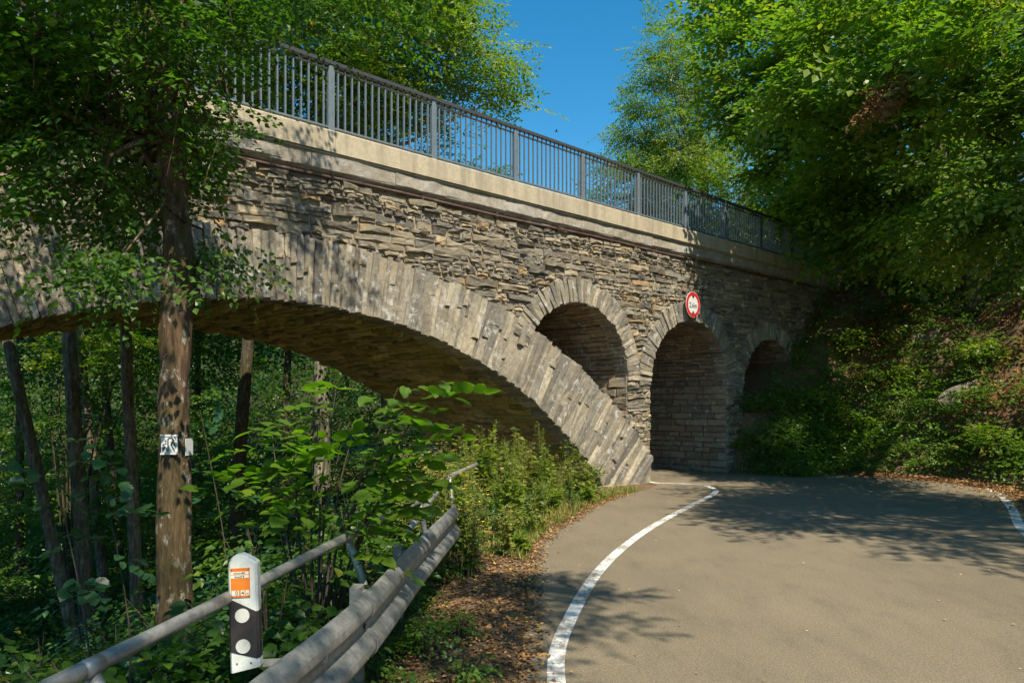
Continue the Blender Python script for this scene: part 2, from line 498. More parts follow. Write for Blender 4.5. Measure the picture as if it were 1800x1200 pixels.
def height(X, Y):
    X = np.asarray(X, float); Y = np.asarray(Y, float)
    ins = inside_poly(X, Y, road_poly)
    dl = dist_line(X, Y, LE); dr = dist_line(X, Y, RE)
    nz = vnoise(X * 0.8 + 9, Y * 0.8 + 3) - 0.5
    nz2 = vnoise(X * 2.3 + 1, Y * 2.3) - 0.5
    shoulder = 1.0 + 0.9 * np.clip((Y - 6.5) / 5, 0, 1) * np.clip((14.5 - Y) / 3, 0, 1)
    hl = -np.clip((dl - shoulder) * 0.62, 0, 3.0) + np.clip(dl, 0, 1.5) * 0.3 * nz + 0.03 * nz2
    hill = np.clip((np.hypot(X + 6, Y - 8) - 25) * 0.5, 0, 10)
    hl = hl + hill
    t = dr - 0.75
    hr = np.where(t < 0, 0.02, np.minimum(t * 1.15, 4.6 + (t - 4) * 0.45)) + np.clip(dr - 0.5, 0, 2) * (0.55 * nz + 0.25 * nz2)
    hr = np.minimum(hr, 12)
    h = np.where(dl < dr, hl, hr)
    sb = (X - B0[0]) * BD[0] + (Y - B0[1]) * BD[1]; ib = (X - B0[0]) * BIN[0] + (Y - B0[1]) * BIN[1]
    hb_ = np.clip((sb - 11.5) * 4.5, 0, 1.6) + np.clip((sb - 13.0) * .8, 0, 3.6)
    hb_ = hb_ * (1 - np.clip((-ib - .7) / .9, 0, 1)) * (ib < BW + 1)
    h = np.where(hb_ > .01, np.maximum(h, hb_ + .25 * nz), h)
    return np.where(ins, -0.045, h + np.clip((np.minimum(dl, dr)) * 0.3, 0, 0.04) - 0.02)

gx = np.concatenate([np.arange(-60, -12, 1.2), np.arange(-12, 16, 0.3), np.arange(16, 60, 1.2)])
gy = np.concatenate([np.arange(-16, 0, 0.6), np.arange(0, 24, 0.3), np.arange(24, 85, 1.2)])
GX, GY = np.meshgrid(gx, gy)
GZ = height(GX, GY)
nx_, ny_ = len(gx), len(gy)
idx = np.arange(nx_ * ny_).reshape(ny_, nx_)
quads = np.stack([idx[:-1, :-1], idx[:-1, 1:], idx[1:, 1:], idx[1:, :-1]], -1).reshape(-1, 4)
terrain = link('ground', np_mesh('ground', np.stack([GX.ravel(), GY.ravel(), GZ.ravel()], 1), quads.ravel(), [4] * len(quads), smooth=True), M['soil'])
terrain.data.materials.append(M['herb_floor'])
qc = np.stack([GX, GY], -1)[:-1, :-1].reshape(-1, 2)
qi = ((qc - B0) @ BIN)
mi = ((qi > -.2) & (qc[:, 0] < 3)) | (qc[:, 0] < -2.2)
terrain.data.materials.append(M['bounce_soil'])
mi = np.where((qi > -.2) & (qi < BW + .2) & (qc[:, 0] < 3), 2, mi.astype(np.int32))
terrain.data.polygons.foreach_set('material_index', mi.astype(np.int32))
tag(terrain, kind='structure')

# road sheet: rows between the two edges
n = len(LE)
V = []; Fc = []
COLS = 8
for i in range(n):
    for j in range(COLS + 1):
        t = j / COLS
        p = LE[i] * (1 - t) + RE[i] * t
        V.append((p[0], p[1], 0.0))
for i in range(n - 1):
    for j in range(COLS):
        a = i * (COLS + 1) + j
        Fc.append((a, a + 1, a + COLS + 2, a + COLS + 1))
road = link('road', py_mesh('road', V, Fc), M['asphalt'])
tag(road, kind='structure')

def ribbon(name, pts, w, z):
    P = catmull(pts, 8)
    V = []; Fc = []
    for i, p in enumerate(P):
        t = P[min(i + 1, len(P) - 1)] - P[max(i - 1, 0)]
        t /= np.linalg.norm(t)
        nrm = np.array([-t[1], t[0]])
        V += [(*(p + nrm * w / 2), z), (*(p - nrm * w / 2), z)]
    for i in range(len(P) - 1):
        Fc.append((2 * i, 2 * i + 1, 2 * i + 3, 2 * i + 2))
    return link(name, py_mesh(name, V, Fc), M['paint'])
lane = [(0.30, 3.0)] + [tuple(gpx(*p)) for p in ((977, 1180), (1003, 1085), (1060, 995), (1130, 936), (1200, 896), (1246, 873), (1258, 862), (1238, 853), (1195, 849.5), (1150, 848))] + [(2.7, 16.9), (1.0, 18.6)]
o = ribbon('edge_line', lane, 0.112, 0.004); tag(o, kind='structure')
o = ribbon('edge_line', [tuple(gpx(1735, 858)), tuple(gpx(1755, 868)), tuple(gpx(1778, 892)), tuple(gpx(1800, 933)), (6.0, 7.6), (5.3, 4.5), (4.95, 0), (4.95, -8)], 0.13, 0.004); tag(o, kind='structure')

# ------------------------------------------------------------------ stone bridge
bridge = empty('stone_bridge', (B0[0], B0[1], 0), math.atan2(BD[1], BD[0]))
tag(bridge, 'old rubble stone arch bridge with concrete parapet slab crossing above the bending road', 'bridge')

def shear(V):
    V = np.array(V, float)
    V[:, 2] += GRADE * V[:, 0]
    return V

# arch profiles in bridge coordinates (s along the bridge, z up)
MC_I, MR_I = np.array([-0.80, -6.04]), 9.15
MC_O, MR_O = np.array([-0.79, -8.03]), 12.09
SMALL = [dict(c=5.45, a=1.56, z0=2.10, b=1.49, zb=0.6), dict(c=9.52, a=1.66, z0=2.0, b=1.48, zb=-0.4), dict(c=13.49, a=1.52, z0=1.7, b=1.51, zb=0.0)]
RING = 0.47
WALL_TOP = 4.97
S0, S1 = -9.0, 21.0

def main_in(s):
    d = MR_I ** 2 - (s - MC_I[0]) ** 2
    return MC_I[1] + math.sqrt(d) if d > 0 else -9
def main_out(s):
    d = MR_O ** 2 - (s - MC_O[0]) ** 2
    return MC_O[1] + math.sqrt(d) if d > 0 else -9
def small_in(a, s):
    q = 1 - ((s - a['c']) / a['a']) ** 2
    return a['z0'] + a['b'] * math.sqrt(q) if q > 0 else None
def lower_bound(s):
    for a in SMALL:
        if abs(s - a['c']) < a['a']:
            return small_in(a, s)
    if s < 7.0:
        return max(main_in(s), -4.0)
    return -1.0

# mortar core: front and back faces, built strip by strip so the openings stay open
edges = [S0]
ss = list(np.arange(S0, S1, 0.12))
for a in SMALL:
    ss += list(a['c'] + a['a'] * np.cos(np.linspace(0, math.pi, 41)))
    ss += [a['c'] - a['a'] - 1e-3, a['c'] + a['a'] + 1e-3]
ss = sorted(ss)
mb = MB()
for yy in (0.010, BW - 0.02):
    for s0, s1 in zip(ss[:-1], ss[1:]):
        if s1 - s0 < 1e-4: continue
        e = 1e-4
        l0, l1 = lower_bound(s0 + e), lower_bound(s1 - e)
        mb.add([(s0, yy, l0), (s1, yy, l1), (s1, yy, WALL_TOP), (s0, yy, WALL_TOP)], [(0, 1, 2, 3)])
        if abs((s0 + s1) / 2 - SMALL[0]['c']) < SMALL[0]['a'] + 0.02:
            mb.add([(s0, yy, main_in(s0)), (s1, yy, main_in(s1)), (s1, yy, main_out(s1) - 0.03), (s0, yy, main_out(s0) - 0.03)], [(0, 1, 2, 3)])
mb.V = [tuple(v) for v in shear(mb.V)]
mb.build('wall_core', M['mortar'], bridge)
# barrels behind the soffit stones
mb = MB()
def barrel_core(P, y0, y1):
    for p, q in zip(P[:-1], P[1:]):
        mb.add([(p[0], y0, p[1]), (q[0], y0, q[1]), (q[0], y1, q[1]), (p[0], y1, p[1])], [(0, 1, 2, 3)])
ph = np.linspace(math.radians(20), math.radians(172), 160)
barrel_core([(MC_I[0] + (MR_I + 0.05) * math.cos(t), MC_I[1] + (MR_I + 0.05) * math.sin(t)) for t in ph], 0.05, BW)
barrel_core([(s, main_out(s) - 0.02) for s in np.linspace(3.6, 7.2, 30)], 0.05, BW)
for a in SMALL:
    t = np.linspace(0, math.pi, 60)
    P = [(a['c'] + a['a'] + 0.05, a['zb'] - 0.6)] + [(a['c'] + (a['a'] + 0.05) * math.cos(k), a['z0'] + (a['b'] + 0.05) * math.sin(k)) for k in t] + [(a['c'] - a['a'] - 0.05, a['zb'] - 0.6)]
    if a is SMALL[0]: P = [p for p in P if p[1] > main_out(p[0]) - .25]
    barrel_core(P, 0.05, BW)
mb.V = [tuple(v) for v in shear(mb.V)]
mb.build('barrel_core', M['mortar_dark'], bridge)

def stone(corners, mapf, front, back, rough=0.012, inset=0.014, rnd=0.5, long_axis=0, skew=1.0):
    """an irregular dressed stone: outline of 8 points round a quad (u,v), pushed out along w by mapf(u,v,w)"""
    c = [np.array(p, float) for p in corners]
    ring = []
    for k in range(4):
        p, q = c[k], c[(k + 1) % 4]
        L = np.linalg.norm(q - p)
        nm = np.array([-(q - p)[1], (q - p)[0]]) / (L + 1e-9)
        ring.append(p + (q - p) * min(0.04, .010 / (L + 1e-9)) + np.array([random.gauss(0, rough * .4), random.gauss(0, rough * .4)]))
        if (k % 2) == long_axis:
            ring.append(p + (q - p) * random.uniform(0.28, 0.42) + nm * random.gauss(0, rough * .55))
            ring.append(p + (q - p) * random.uniform(0.58, 0.74) + nm * random.gauss(0, rough * .55))
    cen = sum(ring) / len(ring)
    n = len(ring)
    V = []
    tilt = np.array([random.gauss(0, .03), random.gauss(0, .10)]) * skew
    for p in ring: V.append(mapf(p[0], p[1], back))
    for p in ring: V.append(mapf(p[0], p[1], front - inset * random.uniform(0.8, 1.6)))
    for p in ring:
        d = cen - p; L = np.linalg.norm(d)
        q = p + d / (L + 1e-9) * min(inset * random.uniform(0.9, 1.5), L * .35)
        V.append(mapf(q[0], q[1], front + random.gauss(0, rough * .5) + float((q - cen) @ tilt)))
    V.append(mapf(cen[0], cen[1], front + rough * random.uniform(-.2, .6)))
    Fc = []
    for r in (0, 1):
        for k in range(n):
            k2 = (k + 1) % n
            Fc.append((r * n + k, r * n + k2, (r + 1) * n + k2, (r + 1) * n + k))
    for k in range(n):
        Fc.append((2 * n + k, 2 * n + (k + 1) % n, 3 * n))
    return shear(V), Fc, rnd

def fmap(u, v, w):
    return (u, -w, v)

def commit(stones, part, stuff, mat, limit=300):
    """the stones that show largest become parts, the rest one joined part"""
    def score(st):
        V = st[0]
        cw = B0[:, None] + BD[:, None] * V[:, 0] + BIN[:, None] * V[:, 1]
        D = cw[1].mean(); xx = 900 + F * cw[0].mean() / max(D, .1); yy = HORIZON - F * (V[:, 2].mean() - EYE) / max(D, .1)
        vis = 1.0 if (-10 < xx < 1480 and -10 < yy < 1210 and D > 0) else 0.001
        ext = V.max(0) - V.min(0)
        e = np.sort(ext)
        return st[3] * vis * e[2] * e[1] / D ** 2
    order = sorted(range(len(stones)), key=lambda i: -score(stones[i]))
    for i in order[:limit]:
        V, Fc, r, _ = stones[i]
        link(part, py_mesh(part, V, Fc, [r] * len(V)), mat, bridge)
    rest = order[limit:]
    if rest:
        VV = []; FF = []; RR = []
        for i in rest:
            V, Fc, r, _ = stones[i]
            o = len(VV)
            VV += list(map(tuple, V)); FF += [tuple(k + o for k in f) for f in Fc]; RR += [r] * len(V)
        ob = link(stuff, py_mesh(stuff, VV, FF, RR), mat, bridge)
        ob['kind'] = 'stuff'

# --- face rubble
def excluded(z):
    ex = []
    d = MR_O ** 2 - (z - MC_O[1]) ** 2
    if d > 0:
        h = math.sqrt(d); ex.append((MC_O[0] - h + 0.03, min(MC_O[0] + h - 0.03, 7.86)))
    for a in SMALL:
        if z >= a['z0'] - 0.05:
            q = 1 - ((z - a['z0']) / (a['b'] + RING)) ** 2
            if q > 0:
                h = (a['a'] + RING) * math.sqrt(q) - 0.04; ex.append((a['c'] - h, a['c'] + h))
        else:
            ex.append((a['c'] - a['a'], a['c'] + a['a']))
    return ex
stones = []
z = -0.3
while z < WALL_TOP - 0.02:
    low = z < 2.0
    hc = random.choice([0.05, 0.06, 0.07, 0.08, 0.09, 0.10, 0.115, 0.135])
    if z + hc > WALL_TOP - 0.06: hc = WALL_TOP - z
    zm = z + hc / 2
    ex = sorted(excluded(zm))
    free = []; cur = S0
    for a, b in ex:
        if a > cur: free.append((cur, a))
        cur = max(cur, b)
    if cur < S1: free.append((cur, S1))
    for a, b in free:
        if b < -8.9 or b - a < 0.05: continue
        s = a
        while s < b - 0.02:
            L = min(max(hc * random.uniform(1.3, 6.5), .12), 0.75)
            if b - s - L < 0.14: L = b - s
            g = 0.010
            if L > 0.06:
                wav = lambda q: 0.025 * math.sin(q * 0.9 + z * 3) + 0.012 * math.sin(q * 2.7 + z * 7)
                if random.random() < 0.13 and hc > 0.10 and L > .2:       # two thin slabs in one course
                    mz = z + hc * random.uniform(.4, .6)
                    bands = [(z, mz), (mz, z + hc)]
                else:
                    bands = [(z, z + hc)]
                for z0, z1 in bands:
                    e0, e1 = random.uniform(-.02, .02), random.uniform(-.02, .02)
                    fr = max(.006, random.choice([.006, .012, .020, .028, .038, .050]) + random.gauss(0, .007))
                    cs = [(s + g, z0 + g * .6 + wav(s)), (s + L - g, z0 + g * .6 + wav(s + L)), (s + L - g + e1 * .5, z1 - g * .6 + wav(s + L)), (s + g + e0 * .5, z1 - g * .6 + wav(s))]
                    V, Fc, r = stone(cs, fmap, fr, -0.09, rough=0.02, inset=0.013, rnd=random.random())
                    stones.append((V, Fc, r, 1.0))
            s += L
    z += hc
commit(stones, 'stone', 'rubble_masonry', M['rubble'])

# --- main arch ring
PC = np.array([-0.8, -7.0])
def ray_hit(phi, cc, R):
    d = np.array([math.cos(phi), math.sin(phi)]); o = PC - cc
    b = o @ d; c = o @ o - R * R
    return PC + d * (-b + math.sqrt(b * b - c))
vs_ = []
phi = math.radians(27)
while phi < math.radians(151):
    dphi = random.choice([0.075, 0.09, 0.10, 0.115, 0.13, 0.155]) / 10.4
    a0, a1 = phi, phi + dphi
    phi = a1
    i0, i1 = ray_hit(a0, MC_I, MR_I), ray_hit(a1, MC_I, MR_I)
    o0, o1 = ray_hit(a0, MC_O, MR_O), ray_hit(a1, MC_O, MR_O)
    if i1[1] < -0.9: continue
    jit = random.gauss(0, .006)
    u = (o0 - i0) / np.linalg.norm(o0 - i0)
    i0, i1 = i0 + u * jit, i1 + u * jit
    jo = random.gauss(0, .011)
    o0, o1 = o0 + u * jo, o1 + u * jo
    tdir = np.array([-u[1], u[0]]) * 0.004
    def cl(p): return np.array([min(p[0], 7.86), p[1]])
    cuts = [0, 1]
    rr = random.random()
    if rr < 0.45: cuts = [0, random.uniform(.25, .75), 1]
    for t0, t1 in zip(cuts[:-1], cuts[1:]):
        q = [cl(i0 + (o0 - i0) * t0 + tdir + u * (.006 if t0 else 0)), cl(i0 + (o0 - i0) * t1 + tdir - u * (.006 if t1 < 1 else 0)), cl(i1 + (o1 - i1) * t1 - tdir), cl(i1 + (o1 - i1) * t0 - tdir)]
        if abs(q[0][0] - q[1][0]) < 0.02 and q[0][0] > 7.84: continue
        fr = 0.052 + random.gauss(0, .014)
        V, Fc, r = stone(q, fmap, fr, -0.38 if t0 == 0 else -.1, rough=0.013, inset=0.009, rnd=random.random(), skew=.5)
        vs_.append((V, Fc, r, 1.0))
commit(vs_, 'voussoir', 'arch_ring_masonry', M['vouss'])
mb = MB()                                       # mortar between the ring stones
def ring_fill(A, B, y):
    for p, q, p2, q2 in zip(A[:-1], B[:-1], A[1:], B[1:]):
        mb.add([(p[0], y, p[1]), (q[0], y, q[1]), (q2[0], y, q2[1]), (p2[0], y, p2[1])], [(0, 1, 2, 3)])
ph = np.linspace(math.radians(27), math.radians(151), 140)
c7 = lambda p: (min(p[0], 7.85), p[1])
ring_fill([c7(ray_hit(t, MC_I, MR_I + .025)) for t in ph], [c7(ray_hit(t, MC_O, MR_O - .03)) for t in ph], -.014)
for a in SMALL:
    ph = np.linspace(0, math.pi, 50)
    lim = (lambda p: (min(p[0], 7.43), p[1])) if a is SMALL[0] else ((lambda p: (max(p[0], 7.46), p[1])) if a is SMALL[1] else (lambda p: p))
    ph = [t for t in ph if a is not SMALL[0] or a['z0'] + a['b'] * math.sin(t) > main_out(a['c'] + a['a'] * math.cos(t)) - .05]
    ring_fill([lim((a['c'] + (a['a'] + .02) * math.cos(t), a['z0'] + (a['b'] + .02) * math.sin(t))) for t in ph], [lim((a['c'] + (a['a'] + RING - .03) * math.cos(t), a['z0'] + (a['b'] + RING - .03) * math.sin(t))) for t in ph], -.022)
mb.V = [tuple(v) for v in shear(mb.V)]
mb.build('ring_mortar', M['mortar'], bridge)

# --- small arch rings
vs_ = []
for a in SMALL:
    ncount = 50
    ts = np.linspace(-0.02, math.pi + 0.02, ncount + 1) + np.concatenate([[0], rng.normal(0, 0.006, ncount - 1), [0]])
    for t0, t1 in zip(ts[:-1], ts[1:]):
        def pt(t, e): return np.array([a['c'] + (a['a'] + e) * math.cos(t), a['z0'] + (a['b'] + e) * math.sin(t)])
        e_out = RING + random.gauss(0, .025); e_in = random.gauss(0, .008)
        g = 0.003
        q = [pt(t0 + g, e_in), pt(t0 + g, e_out), pt(t1 - g, e_out), pt(t1 - g, e_in)]
        lo, hi = (7.28 + .14, 7.28 + .16)
        q = [np.array([min(max(p[0], -9), 7.44), p[1]]) if a is SMALL[0] else (np.array([max(p[0], 7.45), p[1]]) if a is SMALL[1] else p) for p in q]
        if a is SMALL[0] and min(p[1] - main_out(p[0]) for p in q) < -0.35: continue
        V, Fc, r = stone(q, fmap, 0.045 + random.gauss(0, .013), -0.30, rough=0.010, inset=0.008, rnd=random.random())
        vs_.append((V, Fc, r, 1.0))
commit(vs_, 'small_arch_voussoir', 'small_ring_masonry', M['vouss'])

# --- soffit of the main arch
st = []
arc0, arc1 = math.radians(30), math.radians(150)
t = arc0
while t < arc1:
    dt = random.choice([0.10, 0.12, 0.14, 0.17]) / MR_I
    y = 0.36
    while y < BW - 0.03:
        L = random.uniform(0.22, 0.75)
        if BW - y - L < 0.2: L = BW - y
        def smap(u, v, w):
            R = MR_I - w
            return (MC_I[0] + R * math.cos(v / MR_I), u, MC_I[1] + R * math.sin(v / MR_I))
        g = .008
        q = [(y + g, t * MR_I + g), (y + L - g, t * MR_I + g), (y + L - g, (t + dt) * MR_I - g), (y + g, (t + dt) * MR_I - g)]
        V, Fc, r = stone(q, smap, random.choice([-.015, 0.0, .01, .025, .04]) + random.gauss(0, .008), -0.07, rough=0.022, inset=0.014, rnd=random.random())
        st.append((V, Fc, r, 1.0))
        y += L
    t += dt
commit(st, 'soffit_stone', 'soffit_masonry', M['soffit'])

# --- jambs and vaults of the three small arches
st = []
for ai, a in enumerate(SMALL):
    tt = np.linspace(0, math.pi, 80)
    P = [np.array([a['c'] + a['a'], a['zb'] + (a['z0'] - a['zb']) * k / 20]) for k in range(20)] + [np.array([a['c'] + a['a'] * math.cos(k), a['z0'] + a['b'] * math.sin(k)]) for k in tt] + [np.array([a['c'] - a['a'], a['z0'] - (a['z0'] - a['zb']) * k / 20]) for k in range(1, 21)]
    P = np.array(P)
    cum = np.concatenate([[0], np.cumsum(np.linalg.norm(np.diff(P, axis=0), axis=1))])
    def amap(u, v, w, P=P, cum=cum):
        x = np.interp(v, cum, P[:, 0]); z = np.interp(v, cum, P[:, 1])
        x2 = np.interp(v + .03, cum, P[:, 0]); z2 = np.interp(v + .03, cum, P[:, 1])
        x1 = np.interp(v - .03, cum, P[:, 0]); z1 = np.interp(v - .03, cum, P[:, 1])
        tx, tz = x2 - x1, z2 - z1
        L = math.hypot(tx, tz) + 1e-9
        return (x - tz / L * w, u, z + tx / L * w)
    jamb = a['z0'] - a['zb']
    v = 0.0
    while v < cum[-1] - .03:
        hv = random.choice([.13, .15, .17, .2]) if v < jamb or v > cum[-1] - jamb else random.choice([.09, .11, .13])
        hv = min(hv, cum[-1] - v)
        y = 0.0 if (v < jamb or v > cum[-1] - jamb) else 0.29
        while y < BW - .02:
            L = random.uniform(.25, .7)
            if BW - y - L < .2: L = BW - y
            g = .006
            q = [(y + g, v + g), (y + L - g, v + g), (y + L - g, v + hv - g), (y + g, v + hv - g)]
            if ai == 0:
                w0 = amap(y, v + hv / 2, 0)
                if w0[2] < main_out(w0[0]) - .12: y += L; continue
            V, Fc, r = stone(q, amap, random.gauss(.004, .011), -.06, rough=.012, inset=.012, rnd=random.random())
            st.append((V, Fc, r, 1.0 if v < cum[-1] * .52 else .02))
            y += L
        v += hv
commit(st, 'barrel_stone', 'barrel_masonry', M['barrel'])

# --- cornice course, parapet slab, pipe
def strip(name, s0, s1, step, prof, mat, jit=0.0):
    """extrude a (y,z) profile along the bridge with a slightly uneven edge"""
    S = np.arange(s0, s1 + 1e-6, step)
    k = len(prof)
    V = []; Fc = []
    for s in S:
        for (y, z) in prof:
            V.append((s, y + random.gauss(0, jit), z + random.gauss(0, jit)))
    for i in range(len(S) - 1):
        for j in range(k):
            j2 = (j + 1) % k
            Fc.append((i * k + j, (i + 1) * k + j, (i + 1) * k + j2, i * k + j2))
    Fc.append(tuple(range(k))); Fc.append(tuple((len(S) - 1) * k + j for j in range(k - 1, -1, -1)))
    return link(name, py_mesh(name, shear(V), Fc), mat, bridge)
s = S0
while s < S1:                                   # cornice blocks laid end to end
    L = random.uniform(0.9, 1.5)
    e = min(s + L, S1)
    dy = random.uniform(-.008, .008)
    strip('cornice_block', s + .004, e - .004, (e - s - .008) / 4, [(-.085 + dy, 5.015), (-.10 + dy, 5.035), (-.10 + dy, 5.225), (.30, 5.225), (.30, 4.972), (-.03, 4.972)], M['cornice'], 0.006)
    s += L
strip('cornice_fillet', S0, S1, 0.5, [(-.125, 5.229), (-.125, 5.256), (.32, 5.256), (.32, 5.229)], M['concrete'], 0.0015)
s = S0
while s < S1:                                   # parapet slabs
    e = min(s + 3.0, S1)
    strip('parapet_slab', s + .003, e - .003, (e - s - .006) / 4, [(-.15, 5.262), (-.15, 5.555), (-.135, 5.575), (.30, 5.58), (.30, 5.262)], M['concrete'], 0.0015)
    s += 3.0
strip('deck', S0, S1, 1.0, [(.303, 5.0), (.303, 5.40), (BW - .3, 5.40), (BW - .3, 5.0)], M['concrete'])
strip('back_parapet', S0, S1, 1.0, [(BW - .297, 5.0), (BW - .297, 5.57), (BW + .15, 5.57), (BW + .15, 5.0)], M['concrete'])
mb = MB()
S = np.arange(-8.8, 16.5, 0.25)
mb.tube(shear([(s, -.045 + random.gauss(0, .0015), 4.935 + .012 * math.sin(s * 1.3)) for s in S]), .025, 8)
mb.build('conduit_pipe', M['pipe'], bridge, True)
s = -8.0
while s < 16:
    m2 = MB(); m2.box(s - .014, s + .014, -.078, .02, 4.90, 4.975); m2.V = [tuple(v) for v in shear(m2.V)]
    m2.build('pipe_clip', M['pipe'], bridge)
    s += 1.6

# ------------------------------------------------------------------ bridge railing
railing = empty('bridge_railing', (B0[0], B0[1], 0), math.atan2(BD[1], BD[0]))
tag(railing, 'grey blue steel railing with upright bars along the top of the stone bridge', 'railing')
PANEL = 1.848
K0, K1 = -4, 10
ry = -0.02
def rbox(name, s0, s1, y0, y1, z0, z1, mat, parent=railing):
    m2 = MB(); m2.box(s0, s1, y0, y1, z0, z1); m2.V = [tuple(v) for v in shear(m2.V)]
    return m2.build(name, mat, parent)
sA, sB = K0 * PANEL, K1 * PANEL
rbox('handrail', sA, sB, ry - .035, ry + .035, 6.555, 6.605, M['rail_dark'])
rbox('upper_rail', sA, sB, ry - .022, ry + .022, 6.475, 6.49, M['rail_dark'])
rbox('bottom_rail', sA, sB, ry - .025, ry + .025, 5.64, 5.665, M['rail_paint'])
def plain(parent, name, me, loc):
    o = bpy.data.objects.new(name, me); o.location = loc; o.parent = parent; C.objects.link(o)
m2 = MB(); m2.box(-.010, .010, -.015, .015, 5.6655, 6.4745); bal = py_mesh('baluster', m2.V, m2.F); bal.materials.append(M['rail_paint'])
m2 = MB(); m2.box(-.05, .05, -.026, .026, 5.578, 6.44); m2.add([(-.05, -.026, 6.44), (.05, -.026, 6.44), (.05, .026, 6.44), (-.05, .026, 6.44), (-.022, -.02, 6.554), (.022, -.02, 6.554), (.022, .02, 6.554), (-.022, .02, 6.554)], [(0, 1, 5, 4), (1, 2, 6, 5), (2, 3, 7, 6), (3, 0, 4, 7)])
post = py_mesh('post', m2.V, m2.F); post.materials.append(M['rail_paint'])
m2 = MB(); m2.box(-.008, .008, -.01, .01, 6.4905, 6.5545); stub = py_mesh('rail_stub', m2.V, m2.F); stub.materials.append(M['rail_dark'])
for k in range(K0, K1 + 1):
    s = k * PANEL
    plain(railing, 'post', post, (s, ry, GRADE * s))
    if k == K1: break
    for j in range(1, 16):
        s = (k + j / 16) * PANEL
        plain(railing, 'baluster', bal, (s, ry, GRADE * s))
    for j in range(1, 16):
        s = (k + j / 16) * PANEL
        plain(railing, 'rail_stub', stub, (s, ry, GRADE * s))

# ------------------------------------------------------------------ round height-limit sign over the road arch
def text_mesh(name, txt, size, mat, parent, loc, rot, depth=0.001, sx=1.0):
    cu = bpy.data.curves.new(name, 'FONT')
    cu.body = txt; cu.size = size; cu.extrude = depth; cu.align_x = 'CENTER'; cu.align_y = 'CENTER'
    tmp = bpy.data.objects.new('tmp_text', cu); C.objects.link(tmp)
    bpy.context.view_layer.update()
    me = bpy.data.meshes.new_from_object(tmp)
    bpy.data.objects.remove(tmp)
    me.materials.clear(); me.materials.append(mat)
    o = link(name, me, mat, parent)
    o.location = loc; o.rotation_euler = rot; o.scale = (sx, 1, 1)
    return o
def disc(r, y0, y1, n=48, r_in=None):
    m2 = MB()
    if r_in is None:
        V = [(r * math.cos(2 * math.pi * k / n), y, r * math.sin(2 * math.pi * k / n)) for y in (y0, y1) for k in range(n)]
        m2.add(V, [tuple(range(n)), tuple(range(2 * n - 1, n - 1, -1))] + [(k, n + k, n + (k + 1) % n, (k + 1) % n) for k in range(n)])
    else:
        V = [(q * math.cos(2 * math.pi * k / n), y, q * math.sin(2 * math.pi * k / n)) for y in (y0, y1) for q in (r, r_in) for k in range(n)]
        Fc = []
        for k in range(n):
            k2 = (k + 1) % n
            Fc += [(k, k2, n + k2, n + k), (2 * n + k, 3 * n + k, 3 * n + k2, 2 * n + k2), (k, 2 * n + k, 2 * n + k2, k2), (n + k, n + k2, 3 * n + k2, 3 * n + k)]
        m2.add(V, Fc)
    return m2
sp = bw(9.36, -0.16, 3.84)
sign = empty('height_limit_sign', sp, math.atan2(BD[1], BD[0]))
tag(sign, 'round red rimmed white height limit sign fixed above the road arch', 'road sign')
disc(.30, 0, .012).build('plate', M['sign_white'], sign)
disc(.292, -.003, -.0005, r_in=.215).build('red_ring', M['sign_red'], sign)
m2 = MB(); m2.add([(-.055, -.0045, .21), (.055, -.0045, .21), (0, -.0045, .135), (-.055, -.0015, .21), (.055, -.0015, .21), (0, -.0015, .135)], [(0, 2, 1), (3, 4, 5), (0, 1, 4, 3), (1, 2, 5, 4), (2, 0, 3, 5)]); m2.build('arrow_mark', M['ink'], sign)
m2 = MB(); m2.add([(-.055, -.0045, -.21), (.055, -.0045, -.21), (0, -.0045, -.135), (-.055, -.0015, -.21), (.055, -.0015, -.21), (0, -.0015, -.135)], [(0, 1, 2), (3, 5, 4), (0, 3, 4, 1), (1, 4, 5, 2), (2, 5, 3, 0)]); m2.build('arrow_mark', M['ink'], sign)
text_mesh('lettering', '2,6m', .17, M['ink'], sign, (0, -.003, -.02), (math.radians(90), 0, 0))
m2 = MB(); m2.box(-.02, .02, .012, .13, -.05, .05); m2.build('bracket', M['dark_metal'], sign)

# ------------------------------------------------------------------ guardrail with pipe handrail
HR_Z = 0.88
BM_Z = 0.70
def hpx(x, y, z):
    d = F * (EYE - z) / (y - HORIZON)
    return np.array([(x - 900) * d / F, d, z])
gr = empty('guardrail', (-0.8, 3.3, 0)); tag(gr, 'galvanised crash barrier with pipe handrail beside the leafy verge', 'guardrail')
def rel(p): return np.array(p) - np.array([-0.8, 3.3, 0])
beam_top = np.array([hpx(380, 1260, BM_Z)[:2], hpx(450, 1200, BM_Z)[:2], hpx(630, 1058, BM_Z)[:2], hpx(730, 955, BM_Z)[:2], hpx(800, 888, BM_Z)[:2]])
beam_top = np.concatenate([[beam_top[0] + (beam_top[0] - beam_top[2]) * 1.2], beam_top])
BL = catmull(beam_top, 10)
prof = [(-.03, 0), (-.01, -.003), (.028, -.034), (.040, -.048), (.042, -.066), (.040, -.084), (.028, -.098), (-.028, -.134), (-.035, -.146), (-.035, -.170), (-.028, -.182), (.028, -.218), (.040, -.232), (.042, -.250), (.040, -.268), (.028, -.282), (-.01, -.313), (-.03, -.316)]
